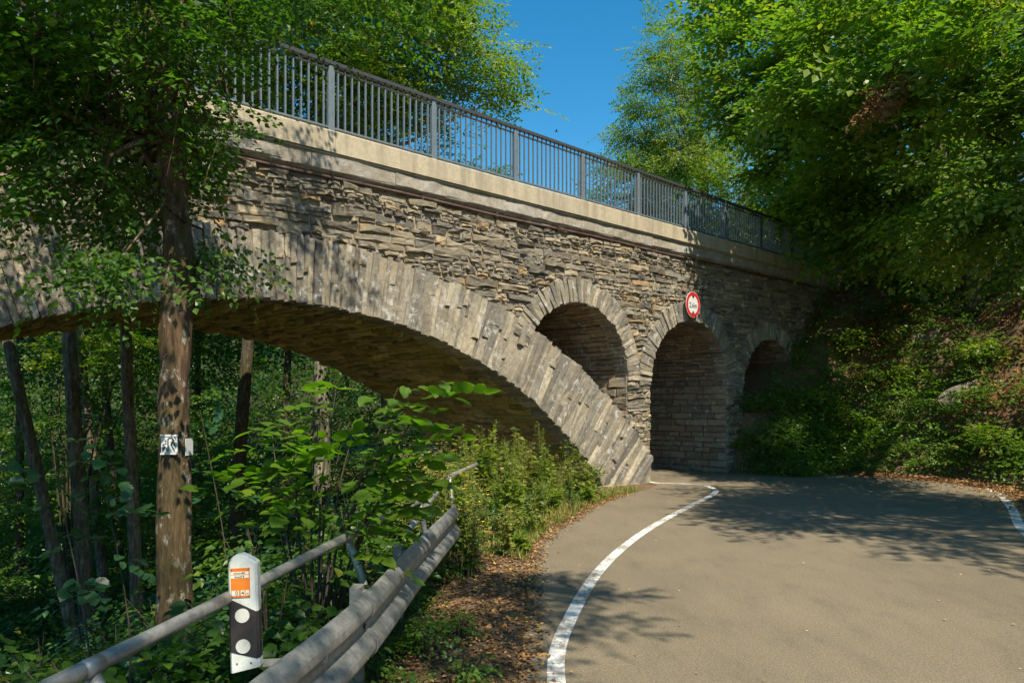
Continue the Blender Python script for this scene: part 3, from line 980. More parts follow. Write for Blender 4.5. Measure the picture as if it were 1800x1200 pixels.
def sweep(path, prof, z, thick=.006):
    V = []; Fc = []
    k = len(prof)
    pr = [(a, b) for a, b in prof] + [(a - thick, b) for a, b in prof[::-1]]
    kk = len(pr)
    for i, p in enumerate(path):
        t = path[min(i + 1, len(path) - 1)] - path[max(i - 1, 0)]; t /= np.linalg.norm(t)
        nr = np.array([t[1], -t[0]])                 # towards the road
        for a, b in pr:
            q = p + nr * a
            V.append(rel((q[0], q[1], z + b)))
    for i in range(len(path) - 1):
        for j in range(kk):
            j2 = (j + 1) % kk
            Fc.append((i * kk + j, (i + 1) * kk + j, (i + 1) * kk + j2, i * kk + j2))
    Fc.append(tuple(range(kk))); Fc.append(tuple((len(path) - 1) * kk + j for j in range(kk - 1, -1, -1)))
    return V, Fc
prof = [(a * .72 - .10 * b, b) for a, b in prof]
jn = int(len(BL) * .62)
V, Fc = sweep(BL[:jn + 2], prof, BM_Z); link('beam', py_mesh('beam', V, Fc), M['galv'], gr)
V, Fc = sweep(BL[jn:], [(a + .009, b) for a, b in prof], BM_Z - .001); link('beam', py_mesh('beam', V, Fc), M['galv'], gr)
for i in (jn, int(jn * .45), int(jn * .72), int(len(BL) * .85)):
    p = BL[i]; m2 = MB(); a = rel((p[0], p[1], 0))
    for b in (-.158,):
        m2.tube([(a[0] - .02, a[1], BM_Z + b), (a[0] + .0, a[1], BM_Z + b)], .016, 6)
    m2.build('bolt', M['dark_metal'], gr)
for i in (3, 18, 33, int(len(BL) * .80)):
    p = BL[min(i, len(BL) - 1)]; a = rel((p[0] - .12, p[1], 0))
    m2 = MB(); m2.box(a[0] - .03, a[0] + .03, a[1] - .05, a[1] + .05, -.9, BM_Z - .02); m2.build('post', M['galv'], gr)
    m2 = MB(); m2.box(a[0] + .031, a[0] + .085, a[1] - .04, a[1] + .04, BM_Z - .25, BM_Z - .05); m2.build('spacer', M['galv'], gr)
hr_pts = [hpx(-150, 1325, HR_Z), hpx(100, 1200, HR_Z), hpx(400, 1051, HR_Z), hpx(600, 948, HR_Z), hpx(738, 880, HR_Z)]
m2 = MB(); m2.tube([rel(p) for p in catmull(hr_pts, 6)], .0265, 12); m2.build('handrail', M['galv'], gr, True)
m2 = MB(); m2.tube([rel(p) for p in (hpx(716, 935, .74), hpx(738, 905, .78), hpx(765, 868, .84), hpx(788, 838, .94), hpx(822, 823, .97), hpx(838, 816, .98))], .024, 10); m2.build('handrail', M['galv'], gr, True)
for (x, y, dx, dz) in ((160, 1172, .17, .40), (612, 942, .13, .42), (737, 881, .06, .34)):
    p = hpx(x, y, HR_Z); m2 = MB(); m2.tube([rel(p + np.array([0, 0, -.02])), rel(p + np.array([dx * .55, 0, -dz * .5])), rel(p + np.array([dx, 0, -dz])), rel(p + np.array([dx + .1, 0, -dz - .05]))], .024, 10); m2.build('handrail_bracket', M['galv'], gr, True)
    m2 = MB(); q = p; nxt = hpx(x + 6, y - 3, HR_Z); dd = (nxt - q) / np.linalg.norm(nxt - q); m2.tube([rel(q - dd * .035), rel(q + dd * .035)], .0295, 12); m2.build('sleeve', M['galv'], gr, True)
p = hpx(790, 838, .94); m2 = MB(); m2.tube([rel(p), rel(p + np.array([.05, 0, -.5]))], .024, 8); m2.build('handrail_bracket', M['galv'], gr, True)

# ------------------------------------------------------------------ delineator post with orange plate
DD = 2.90
db = px(432, 1180, DD)
dl_ = empty('delineator_post', db, math.radians(8)); tag(dl_, 'white and black roadside marker post with orange plate mounted on the guardrail', 'marker post')
dl_.rotation_euler = (math.radians(-1.5), math.radians(-2.0), math.radians(6))
W = .058; H = .475
def post_prof(z0a, z0b, z1a, z1b, w, d0, d1):
    """slab between two slanted heights: left and right lower / upper"""
    return [(-w, d0, z0a), (w, d0, z0b), (w, d1, z0b), (-w, d1, z0a), (-w, d0, z1a), (w, d0, z1b), (w, d1, z1b), (-w, d1, z1a)], [(0, 1, 5, 4), (1, 2, 6, 5), (2, 3, 7, 6), (3, 0, 4, 7), (0, 3, 2, 1), (4, 5, 6, 7)]
# body with rounded slanted top
out = [(-W, 0), (W, .018), (W, H - .035), (W * .75, H - .022), (W * .25, H - .004), (-W * .1, H + .004), (-W * .45, H + .002), (-W * .75, H - .010), (-W * .95, H - .032), (-W, H - .055)]
m2 = MB(); k = len(out)
m2.add([(a, 0, b) for a, b in out] + [(a * .86, -.012, b * .995 + .001) for a, b in out] + [(a, .045, b) for a, b in out],
       [tuple(range(k, 2 * k))] + [(i, (i + 1) % k, k + (i + 1) % k, k + i) for i in range(k)] + [(i, 2 * k + i, 2 * k + (i + 1) % k, (i + 1) % k) for i in range(k)] + [tuple(range(3 * k - 1, 2 * k - 1, -1))])
m2.build('body', M['white_plastic'], dl_)
wf = W * .86
m2 = MB()
band = [(-W * 1.004, .086), (W * 1.004, .056), (W * 1.004, .245), (-W * 1.004, .300)]
m2.add([(a * .858, -.0145, b) for a, b in band] + [(a * 1.012, .0, b) for a, b in band] + [(a * 1.012, .040, b) for a, b in band], [(0, 1, 2, 3), (1, 5, 6, 2), (0, 3, 7, 4), (5, 9, 10, 6), (4, 7, 11, 8), (3, 2, 6, 7), (0, 4, 5, 1)])
m2.build('black_band', M['black_plastic'], dl_)
for zc in (.232, .108):
    o = disc(.0285, -.0185, -.0148, 28).build('reflector', M['reflector'], dl_); o.location = (-.003, 0, zc)
pl = MB(); pl.box(-.045, .030, -.0155, -.0122, .305, .424); plate = pl.build('orange_plate', M['orange'], dl_)
def lab(x0, x1, z0, z1): m2 = MB(); m2.box(x0, x1, -.0168, -.0157, z0, z1); return m2.build('label_strip', M['label_white'], plate)
lab(-.043, .027, .398, .410); lab(-.043, .027, .384, .3955); lab(-.042, -.013, .313, .334); lab(-.006, .009, .313, .334); lab(.013, .027, .313, .334)
R90 = (math.radians(90), 0, 0)
text_mesh('lettering', 's3ze|n80', .0115, M['ink'], plate, (-.010, -.0174, .404), R90, .0003, 1.15)
text_mesh('lettering', '0sts|0\'8', .0115, M['ink'], plate, (-.010, -.0174, .3897), R90, .0003, 1.15)
text_mesh('lettering', '0', .024, M['ink'], plate, (-.022, -.0174, .3235), R90, .0003)
text_mesh('lettering', ',', .020, M['ink'], plate, (-.0095, -.0164, .317), R90, .0003)
text_mesh('lettering', '4', .024, M['ink'], plate, (.0015, -.0174, .3235), R90, .0003)
text_mesh('lettering', 'm', .013, M['ink'], plate, (.020, -.0174, .321), R90, .0003)
for (x, z_) in ((-.041, .418), (.026, .418), (-.041, .3085), (.026, .3085)):
    o = disc(.0028, -.0172, -.0156, 10).build('screw', M['dark_metal'], plate); o.location = (x, 0, z_)
for x in (-.03, .025):
    o = disc(.004, -.0135, -.0112, 10).build('bolt', M['dark_metal'], dl_); o.location = (x, 0, .038)
m2 = MB(); m2.box(-.02, .32, .046, .052, .0, .03); m2.build('bracket', M['galv'], dl_)

# ------------------------------------------------------------------ leaf machinery
T2_V = np.array([(0, 0, 0), (.42, .34, .07), (1, 0, -.06), (.42, -.34, .07)]); T2_F = [(0, 2, 1), (0, 3, 2)]
T8_V = np.array([(0, 0, 0), (.30, 0, 0), (.66, 0, -.02), (1, 0, -.10), (.10, .20, .03), (.36, .35, .07), (.72, .25, .04), (.10, -.20, .03), (.36, -.35, .07), (.72, -.25, .04)])
T8_F = [(0, 1, 5, 4), (1, 2, 6, 5), (2, 3, 6), (0, 7, 8, 1), (1, 8, 9, 2), (2, 9, 3)]
TH_V = np.array([(0, 0, 0), (.25, 0, 0), (.55, 0, -.01), (.85, 0, -.03), (1.05, 0, -.10), (-.06, .20, .02), (.12, .40, .05), (.45, .46, .07), (.78, .30, .03), (-.06, -.20, .02), (.12, -.40, .05), (.45, -.46, .07), (.78, -.30, .03)])
TH_F = [(0, 1, 6, 5), (1, 2, 7, 6), (2, 3, 8, 7), (3, 4, 8), (0, 9, 10, 1), (1, 10, 11, 2), (2, 11, 12, 3), (3, 12, 4)]
TG_V = np.array([(0, -.03, 0), (0, .03, 0), (.5, .035, .0), (.5, -.035, .0), (1, 0, -.18)]); TG_F = [(0, 3, 2, 1), (3, 4, 2)]
T4_V = np.array([(0, 0, 0), (.40, .36, .07), (1, 0, -.08), (.40, -.36, .07), (.45, 0, 0)]); T4_F = [(0, 4, 1), (4, 2, 1), (0, 3, 4), (4, 3, 2)]
TPL = {'T4': (T4_V, T4_F), 'T2': (T2_V, T2_F), 'T8': (T8_V, T8_F), 'TH': (TH_V, TH_F), 'TG': (TG_V, TG_F)}

def unit(a):
    return a / (np.linalg.norm(a, axis=-1, keepdims=True) + 1e-9)

class Leaves:
    """collects leaf placements, then makes one mesh"""
    def __init__(self): self.b = []
    def add(self, P, A, Nn, S, R=None):
        if R is None: R = rng.random(len(P))
        self.b.append((P, A, Nn, S, R))
    def mesh(self, name, tpl='T2'):
        TV, TF = TPL[tpl]
        P = np.concatenate([b[0] for b in self.b]); A = unit(np.concatenate([b[1] for b in self.b])); Nn = np.concatenate([b[2] for b in self.b])
        S = np.concatenate([b[3] for b in self.b]); R = np.concatenate([b[4] for b in self.b])
        B = unit(np.cross(Nn, A)); Nn = np.cross(A, B)
        m = len(P); k = len(TV)
        V = P[:, None, :] + S[:, None, None] * (TV[None, :, 0:1] * A[:, None, :] + TV[None, :, 1:2] * B[:, None, :] + TV[None, :, 2:3] * Nn[:, None, :])
        flat = np.array([i for f in TF for i in f]); tot = np.array([len(f) for f in TF])
        FI = (flat[None, :] + (np.arange(m) * k)[:, None]).ravel()
        return np_mesh(name, V.reshape(-1, 3), FI, np.tile(tot, m), np.repeat(R, k))
    def build(self, name, mat, parent=None, tpl='T2'):
        me = self.mesh(name, tpl)
        if parent is not None:      # parents carry a plain translation only
            off = np.array(parent.location, dtype=np.float32)
            co = np.empty(len(me.vertices) * 3, np.float32); me.vertices.foreach_get('co', co)
            co = co.reshape(-1, 3) - off; me.vertices.foreach_set('co', co.ravel())
        return link(name, me, mat, parent)

def make_spray(r, nsub, lps, leaf, droop=.18, flat=.25):
    """flat beech-like branchlet of unit length along x; leaf length relative to it"""
    P = []; A = []; Nn = []; S = []
    for i in range(nsub + 1):
        x0 = .08 + .86 * i / nsub
        side = 1 if i % 2 else -1
        if i == nsub: ang = 0; L = .22
        else: ang = side * r.uniform(.6, 1.0); L = (.50 - .30 * x0) * r.uniform(.7, 1.2)
        d = np.array([math.cos(ang), math.sin(ang)])
        for j in range(lps):
            t = (j + .6) / lps * L
            p = np.array([x0, 0]) + d * t
            la = ang + (1 if j % 2 else -1) * r.uniform(.5, 1.0) * (0 if j == lps - 1 else 1)
            P.append((p[0], p[1], -droop * (p[0] ** 2) - .25 * t * t + r.normal(0, .012)))
            A.append((math.cos(la), math.sin(la), r.normal(-.15, .22)))
            Nn.append((r.normal(0, flat), r.normal(0, flat), 1))
            S.append(leaf * r.uniform(.65, 1.15))
    return np.array(P), np.array(A), np.array(Nn), np.array(S)
def tpls(nsub, lps, leaf, n=5, **k):
    return [make_spray(rng, nsub, lps, leaf, **k) for _ in range(n)]
def place(L, T, P, D, L_len, roll=.35, tint=None, spread=.32):
    """place spray templates T at P pointing along D"""
    D = unit(D)
    up = np.array([0, 0, 1.0])[None] + rng.normal(0, roll, (len(P), 3))
    Y = unit(np.cross(up, D)); Z = np.cross(D, Y)
    which = rng.integers(0, len(T), len(P))
    base = rng.random(len(P)) if tint is None else tint
    for k in range(len(T)):
        m = which == k
        if not m.any(): continue
        tp, ta, tn, ts = T[k]
        Fm = np.stack([D[m], Y[m], Z[m]], 1)           # (M,3,3)
        q = np.einsum('kj,mji->mki', tp, Fm) * L_len[m][:, None, None] + P[m][:, None, :]
        a = np.einsum('kj,mji->mki', ta, Fm); nn = np.einsum('kj,mji->mki', tn, Fm)
        s = ts[None, :] * L_len[m][:, None]
        r = np.clip(base[m][:, None] * .55 + .22 + rng.normal(0, spread * .45, s.shape), 0, .985)
        r = np.where(rng.random(r.shape) < .004, 1.0, r)
        L.add(q.reshape(-1, 3), a.reshape(-1, 3), nn.reshape(-1, 3), s.ravel(), r.ravel())

def cluster_crown(L, mbl, blobs, hub, T, per=14, spray=(.7, 1.1), density=1.0, droop=-.15, jitter=.38, limb=True, lr=.03, jz=.45):
    """blobs: (centre, radius, squash); hub: point the limbs grow from"""
    for c, r, sq in blobs:
        c = np.array(c)
        nc = max(3, int(density * 5.0 * r * r))
        u = unit(rng.normal(size=(nc, 3)))
        rad = r * rng.uniform(.45, 1.0, nc) ** .6
        Cc = c + u * rad[:, None] * np.array([1, 1, sq])
        for q, uu in zip(Cc, u):
            nn = int(per * rng.uniform(.6, 1.4))
            P = q + rng.normal(0, jitter, (nn, 3)) * np.array([1, 1, jz])
            outw = q - np.array(hub); outw[2] *= .25
            D = unit(outw)[None] * .9 + rng.normal(0, .55, (nn, 3)) * np.array([1, 1, .35]) + np.array([0, 0, droop])
            place(L, T, P, D, rng.uniform(*spray, nn), tint=np.clip(rng.normal(.5, .22) + rng.normal(0, .12, nn), 0, 1))
            if limb and mbl is not None and rng.random() < .75:
                mid = (q + c) / 2 + rng.normal(0, .15, 3)
                mbl.tube([c, mid, q], [lr * .6, lr * .4, lr * .2], 4, cap=False)
        if limb and mbl is not None:
            h = np.array(hub)
            mid = (h + c) / 2 + np.array([0, 0, -.12 * np.linalg.norm(c - h)]) + rng.normal(0, .15, 3)
            mbl.tube([h, (h + mid) / 2 + rng.normal(0, .06, 3), mid, (mid + c) / 2 + rng.normal(0, .1, 3), c], [lr * 2.2, lr * 1.9, lr * 1.5, lr * 1.1, lr * .6], 6, cap=False)

def trunk_mesh(mb, pts, rad, n=14, sub=8, rough=.06):
    P = catmull(pts, sub)
    rr = np.interp(np.linspace(0, 1, len(P)), np.linspace(0, 1, len(rad)), rad)
    ph = random.uniform(0, 50)
    base = len(mb.V)
    mb.tube(P, list(rr), n, cap=True)
    for i in range(len(P)):
        for k in range(n):
            v = np.array(mb.V[base + i * n + k])
            d = v - P[i]
            f = 1 + rough * 2 * (float(vnoise(k * 1.3 + ph, i * .55 + ph)) - .5) + rough * (float(vnoise(k * 3.1 + ph, i * .2)) - .5)
            mb.V[base + i * n + k] = tuple(P[i] + d * f)

def tree(name, label, base, pts, rad, blobs, hub, leafmat, barkmat, T, cat='tree', group=None, tpl='T2', trunk_n=14, **kw):
    t = empty(name, tuple(base)); tag(t, label, cat, group)
    b = np.array(base)
    mt = MB(); trunk_mesh(mt, [np.array(p) - b for p in pts], rad, trunk_n)
    mt.build('trunk', barkmat, t, True)
    L = Leaves(); ml = MB()
    cluster_crown(L, ml, blobs, hub, T, **kw)
    L.build('crown', leafmat, t, tpl)
    if ml.V:
        ml.V = [tuple(np.array(v) - b) for v in ml.V]
        ml.build('limbs', barkmat, t, True)
    return t

T_FAR = tpls(6, 4, .13, n=6, flat=.5)
T_BEECH = tpls(7, 5, .115, n=6)
T_LAYER = tpls(6, 3, .185, n=6, flat=.24)
T_NEAR = tpls(5, 4, .135, n=6, flat=.35, droop=.3)
T_BUSH = tpls(4, 4, .16, n=6, flat=.35, droop=.25)

def gz(x, y):
    i = int(np.clip(np.searchsorted(gx, x) - 1, 0, nx_ - 2)); j = int(np.clip(np.searchsorted(gy, y) - 1, 0, ny_ - 2))
    a = (x - gx[i]) / (gx[i + 1] - gx[i]); b = (y - gy[j]) / (gy[j + 1] - gy[j])
    return float((GZ[j, i] * (1 - a) + GZ[j, i + 1] * a) * (1 - b) + (GZ[j + 1, i] * (1 - a) + GZ[j + 1, i + 1] * a) * b)

# ------------------------------------------------------------------ the near tree with the trail plates
tb = np.array([-2.62, 5.5, gz(-2.62, 5.5) - .1])
tp = [tb, px(306, 1040, 5.5), px(306, 800, 5.5), px(306, 700, 5.5), px(309, 560, 5.5), px(312, 430, 5.5), px(300, 280, 5.55), px(282, 150, 5.6), px(262, 20, 5.65), px(250, -150, 5.7), px(245, -500, 5.8), px(250, -900, 5.9)]
near = empty('roadside_tree', tuple(tb)); tag(near, 'tree with mossy lichen spotted trunk and trail plate behind the guardrail', 'tree')
mt = MB(); trunk_mesh(mt, [p - tb for p in tp], [.16, .128, .112, .108, .110, .104, .096, .09, .085, .075, .06, .03], 22, 10, .10)
mt.build('trunk', M['bark_near'], near, True)
L = Leaves(); ml = MB()
hub = px(295, 250, 5.55)
nb = [(60, 60, 5.2, .55), (150, 40, 5.0, .5), (250, 50, 5.2, .5), (330, 40, 5.4, .38), (375, 40, 5.6, .22), (40, 170, 5.0, .5), (130, 160, 5.4, .45), (230, 160, 5.1, .42), (295, 130, 5.3, .28), (345, 105, 5.4, .14), (60, 270, 5.2, .38), (160, 260, 5.3, .36), (260, 250, 5.0, .36), (290, 230, 5.2, .26), (335, 200, 5.2, .13), (265, 310, 5.0, .18), (310, 262, 5.1, .12), (130, 320, 5.4, .16), (225, 370, 5.1, .10), (215, 450, 5.1, .05), (360, 430, 5.3, .04), (230, 110, 5.2, .38), (180, 210, 5.3, .33), (270, 185, 5.3, .26), (90, 110, 5.1, .4), (60, -60, 5.2, .6), (200, -80, 5.2, .7), (330, -60, 5.4, .6), (430, -20, 5.6, .30), (-60, 100, 5.0, .6), (-60, 250, 5.2, .4)]
cluster_crown(L, ml, [(px(x, y, d + (random.uniform(.65, 1.1) if 255 < x < 335 else random.uniform(-.4, .5))), r, .8) for x, y, d, r in nb], hub, T_NEAR, per=11, spray=(.34, .52), density=4.4, droop=-.35, jitter=.14, lr=.010)
for (x, y, d, n_) in ((650, 5, 5.5, 4), (560, 10, 5.6, 8), (800, -4, 5.4, 4), (880, -2, 5.2, 1), (1215, -2, 5.4, 2), (500, 45, 5.6, 9), (540, -20, 5.4, 9), (640, -40, 5.6, 9), (740, -45, 5.5, 7)):
    P = px(x, y, d) + rng.normal(0, .10, (n_, 3)); place(L, T_NEAR, P, rng.normal(0, .6, (n_, 3)) + np.array([.5, 0, -.4]), rng.uniform(.30, .45, n_))
L.build('crown', M['leaf_mid'], near, 'T4')
L2 = Leaves()
cluster_crown(L2, ml, [((-2.9, 5.2, 6.0), 1.5, .8), ((-3.9, 5.4, 7.0), 1.6, .8), ((-1.7, 4.8, 7.2), 1.5, .8), ((-2.6, 5.9, 8.4), 1.8, .9), ((-4.6, 4.9, 5.4), 1.2, .8)], px(250, -150, 5.7), T_BEECH, per=10, spray=(.55, .85), density=.8, lr=.02)
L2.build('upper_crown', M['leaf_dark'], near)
# bare hanging twigs
for _ in range(60):
    a = px(random.uniform(-20, 400), random.uniform(-20, 240), random.uniform(4.8, 5.6))
    b = a + np.array([random.uniform(-.25, .25), random.uniform(-.1, .1), -random.uniform(.2, .6)])
    ml.tube([a, (a + b) / 2 + rng.normal(0, .03, 3), b], [.005, .004, .0015], 4, cap=False)
for (p, q, r) in (((20, -20, 5.1), (90, 85, 5.2), .03), ((90, 85, 5.2), (170, 140, 5.3), .026), ((170, 140, 5.3), (290, 330, 5.5), .022), ((230, 60, 5.5), (235, 150, 5.55), .016)):
    ml.tube(catmull([px(*p), (px(*p) + px(*q)) / 2 + rng.normal(0, .02, 3), px(*q)], 5), r, 7, cap=False)
ml.V = [tuple(np.array(v) - tb) for v in ml.V]
ml.build('limbs', M['bark_near'], near, True)

# trail plates
tc_ = px(311, 779, 5.5); tc_[1] = 5.5 - .120
pl = empty('trail_plate', tuple(tc_), math.radians(10)); tag(pl, 'small white trail plate with black marks nailed to the mossy trunk', 'sign')
m2 = MB(); m2.box(-.059, .057, 0, .006, -.067, .067); m2.build('plate', M['sign_white'], pl)
for z_ in (-.072, .066): m2 = MB(); m2.box(-.064, .062, -.005, .007, z_ - .006, z_ + .007); m2.build('edge_strip', M['sign_white'], pl)
for z_ in (-.0625, .0565): m2 = MB(); m2.box(-.058, .056, -.0016, -.0004, z_ - .0012, z_ + .0012); m2.build('dark_line', M['ink'], pl)
def stroke(pts, w):
    m2 = MB()
    for (a, b), (c, d) in zip(pts[:-1], pts[1:]):
        L_ = math.hypot(c - a, d - b) + 1e-9; n0, n1 = -(d - b) / L_ * w / 2, (c - a) / L_ * w / 2
        e0, e1 = (c - a) / L_ * w * .3, (d - b) / L_ * w * .3
        q = [(a + n0 - e0, b + n1 - e1), (a - n0 - e0, b - n1 - e1), (c - n0 + e0, d - n1 + e1), (c + n0 + e0, d + n1 + e1)]
        m2.add([(x, -.0022 - .0001 * len(m2.F), z) for x, z in q], [(0, 1, 2, 3)])
    return m2
stroke([(-.010, -.052), (-.010, .040), (.000, .047), (.022, .044), (.030, .030), (.012, -.004), (.036, -.050)], .0085).build('trail_mark', M['ink'], pl)
for pts in ([(-.030, .025), (-.024, .030), (-.024, .000)], [(-.048, -.004), (-.030, .002)], [(-.050, -.030), (-.030, -.020), (-.040, -.045)], [(-.046, -.050), (-.044, -.035)], [(-.025, -.022), (-.020, -.045)], [(.034, .052), (.044, .046), (.046, .032)], [(.026, .004), (.044, .010)], [(.030, -.006), (.044, -.010)], [(.034, .012), (.036, -.014)]):
    stroke(pts, .006).build('small_mark', M['ink'], pl)
p2 = empty('trail_plate', tuple(px(333, 785, 5.5)), math.radians(84)); tag(p2, 'second pale trail plate seen edge on at the right of the mossy trunk', 'sign')
m2 = MB(); m2.box(-.05, .05, 0, .005, -.065, .065); m2.build('plate', M['sign_white'], p2)

# ------------------------------------------------------------------ trees beyond the bridge
def pb(lst, jd=0.0, sq=.8):
    return [(px(x, y, d + random.uniform(-jd, jd)), r, sq) for x, y, d, r in lst]
def groundtrunk(x, y, z1, lean=(0, 0)):
    z0 = gz(x, y) - .2
    return [np.array((x, y, z0)), np.array((x + lean[0] * .3, y + lean[1] * .3, z0 + (z1 - z0) * .3)), np.array((x + lean[0] * .7, y + lean[1] * .7, z0 + (z1 - z0) * .65)), np.array((x + lean[0], y + lean[1], z1))]
g = groundtrunk(-5.5, 20.5, 11)
tree('maple_tree', 'sunlit broadleaf tree behind the middle of the bridge railing, left of the blue sky', g[0], g, [.28, .22, .16, .06],
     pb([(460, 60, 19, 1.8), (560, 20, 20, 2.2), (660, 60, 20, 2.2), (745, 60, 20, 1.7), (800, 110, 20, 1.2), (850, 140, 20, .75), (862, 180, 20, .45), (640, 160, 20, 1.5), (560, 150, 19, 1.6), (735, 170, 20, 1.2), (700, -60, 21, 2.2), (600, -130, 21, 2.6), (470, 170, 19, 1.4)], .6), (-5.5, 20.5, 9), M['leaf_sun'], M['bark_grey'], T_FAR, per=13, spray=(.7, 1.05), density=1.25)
g = groundtrunk(-4.5, 25, 9)
tree('young_tree', 'thin young tree with airy crown showing through the railing below the larger crown', g[0], g, [.12, .1, .07, .03],
     pb([(690, 260, 24, 1.3), (630, 280, 24, 1.2), (760, 265, 24, .8), (800, 300, 24, .7), (720, 310, 24, 1.0), (850, 310, 24, .5)], .4), (-4.5, 25, 6.5), M['leaf_mid'], M['bark_grey'], T_FAR, per=10, spray=(.6, .9), density=.9)
g = groundtrunk(8.6, 31, 17, (-.6, 0))
tree('poplar_tree', 'tall narrow pale green tree standing between the blue sky and the dark beeches', g[0], g, [.3, .24, .16, .05],
     pb([(1172, 35, 30, .45), (1172, 80, 30, .8), (1178, 130, 30, 1.3), (1150, 160, 30, 1.0), (1195, 190, 30, 1.8), (1140, 230, 30, 1.2), (1200, 260, 30, 2.0), (1115, 200, 30, .7), (1100, 240, 30, .7), (1120, 280, 30, 1.1), (1250, 220, 31, 2.0), (1270, 300, 31, 2.0), (1190, 330, 30, 1.8), (1130, 330, 30, 1.2), (1225, 120, 31, 1.2)], .5, 1.15), (8.3, 31, 12), M['leaf_sun'], M['bark_grey'], T_FAR, per=12, spray=(.6, 1.0), density=1.6, droop=-.45)
for (x, y, d, r, lb) in ((1105, 345, 25, 1.1, 'low dark bush behind the railing where the sky ends'), (1190, 375, 26, 1.4, 'rounded bush behind the railing below the pale narrow tree'), (1300, 355, 26, 1.9, 'bright yellow green bush behind the railing below the beeches'), (1390, 385, 26, 1.7, 'bright bush behind the right end of the railing')):
    c = px(x, y, d); g = groundtrunk(c[0], c[1], c[2])
    tree('bush', lb, g[0], g, [.1, .08, .06, .03], [(c, r, .9), (c + np.array([r * .7, .3, -.4]), r * .8, .9), (c + np.array([-r * .5, .2, -.7]), r * .8, .9)], c - np.array([0, 0, r]), M['leaf_sun'] if x > 1250 else M['leaf_mid'], M['bark_grey'], T_FAR, cat='bush', per=12, spray=(.6, .9), density=1.4, trunk_n=7)

# ------------------------------------------------------------------ beeches on the bank at the right
def bank_tree(name, label, base, top, rad, lst, hub, mat, dens, jd=.7, **kw):
    g = groundtrunk(base[0], base[1], top, base[2:] if len(base) > 2 else (0, 0))
    return tree(name, label, g[0], g, rad, pb(lst, jd, .62), hub, mat, M['bark_dark'], T_LAYER, density=dens, **kw)
bt1 = bank_tree('beech_tree', 'leftmost beech with drooping sprays over the right end of the bridge railing', (11.0, 22.5), 15, [.34, .28, .2, .06],
    [(1275, 30, 21.5, .7), (1345, 30, 21, 1.4), (1345, 120, 21, 1.3), (1340, 200, 21.5, .9), (1365, 265, 21, .8), (1400, 60, 20, 1.8), (1400, 170, 20, 1.6), (1390, 260, 20, 1.4), (1450, 300, 19.5, 1.4), (1430, 350, 20.5, .8), (1470, 370, 19.5, .7), (1460, -40, 20, 1.4), (1490, 200, 19, 1.6), (1500, 310, 21, 1.5), (1530, 400, 21, .8)], (11, 22.5, 9.5), M['leaf_beech'], .85, per=12, spray=(.9, 1.3), lr=.04, jitter=.45, jz=.16)
bt2 = bank_tree('beech_tree', 'middle beech on the bank with bright layered sprays and one dead branch', (12.8, 19.8, -1.6, -1.6), 15, [.26, .25, .18, .05],
    [(1480, 60, 16, 1.5), (1560, 30, 15.5, 1.5), (1640, 50, 15, 1.4), (1500, 150, 15.5, 1.2), (1590, 150, 15, 1.2), (1420, 200, 16, .9), (1560, 230, 15.5, 1.1), (1650, 200, 15, 1.2), (1600, 290, 16, 1.3), (1530, 290, 17, 1.2), (1560, 360, 17.5, 1.0), (1640, 350, 16.5, 1.0), (1600, 410, 17.5, .7), (1520, 430, 18.5, .6), (1660, 420, 16.5, .7)], (10.5, 17.5, 8.2), M['leaf_beech'], .85, per=13, spray=(.8, 1.15), lr=.038, jitter=.42, jz=.13)
bt3 = bank_tree('beech_tree', 'rightmost beech filling the upper right corner with layered green sprays', (12.0, 13.5), 14, [.28, .24, .16, .05],
    [(1720, 40, 12.5, 1.2), (1800, 60, 12, 1.2), (1700, 140, 12.5, .9), (1780, 160, 12, 1.0), (1720, 230, 12.5, .8), (1800, 260, 12, .9), (1740, 320, 13, .9), (1690, 380, 13.5, .8), (1790, 360, 12, .7), (1740, 410, 13.5, .7), (1800, 440, 12.5, .7), (1880, 150, 12, 1.0), (1880, 350, 12, 1.0)], (11.4, 13.5, 7.0), M['leaf_beech'], 1.0, per=12, spray=(.65, .95), lr=.032, jitter=.36, jz=.13)
# dead branch, a part of the middle beech
L = Leaves()
for a in np.linspace(0, 1, 9):
    p = px(1525 + 100 * a, 178 - 75 * a, 13.2); n_ = 4
    place(L, T_BEECH, p + rng.normal(0, .10, (n_, 3)), rng.normal(0, .4, (n_, 3)) + np.array([-.5, 0, -.8]), rng.uniform(.4, .6, n_))
o = L.build('dead_branch', M['leaf_dry'], bt2); o['label'] = 'brown withered leaves on a dead branch'
# darker trees behind them close off the hillside
for (x, y, z1, lb, mt_) in ((15.5, 27, 15, 'dark tree deep behind the leftmost beech on the hillside', 'leaf_dark'), (17, 19.5, 15, 'dark tree deep behind the rightmost beech on the hillside', 'leaf_dark')):
    g = groundtrunk(x, y, z1)
    c = g[-1]
    tree('hillside_tree', lb, g[0], g, [.3, .25, .18, .05], [((x + dx, y + dy, zz), 2.4, .8) for dx, dy, zz in ((-2.5, 0, 14), (0, -1, 15), (2.5, 0, 13), (-3, -1, 11), (0, -2, 11), (3, -1.5, 10.5), (-2.5, -1.5, 8.6), (.5, -2.5, 8.5), (-1, -2, 17), (3, 0, 16), (-4.5, 0, 9.5))], (x, y, 10), M[mt_], M['bark_dark'], T_FAR, per=10, spray=(1.2, 1.7), density=.45)

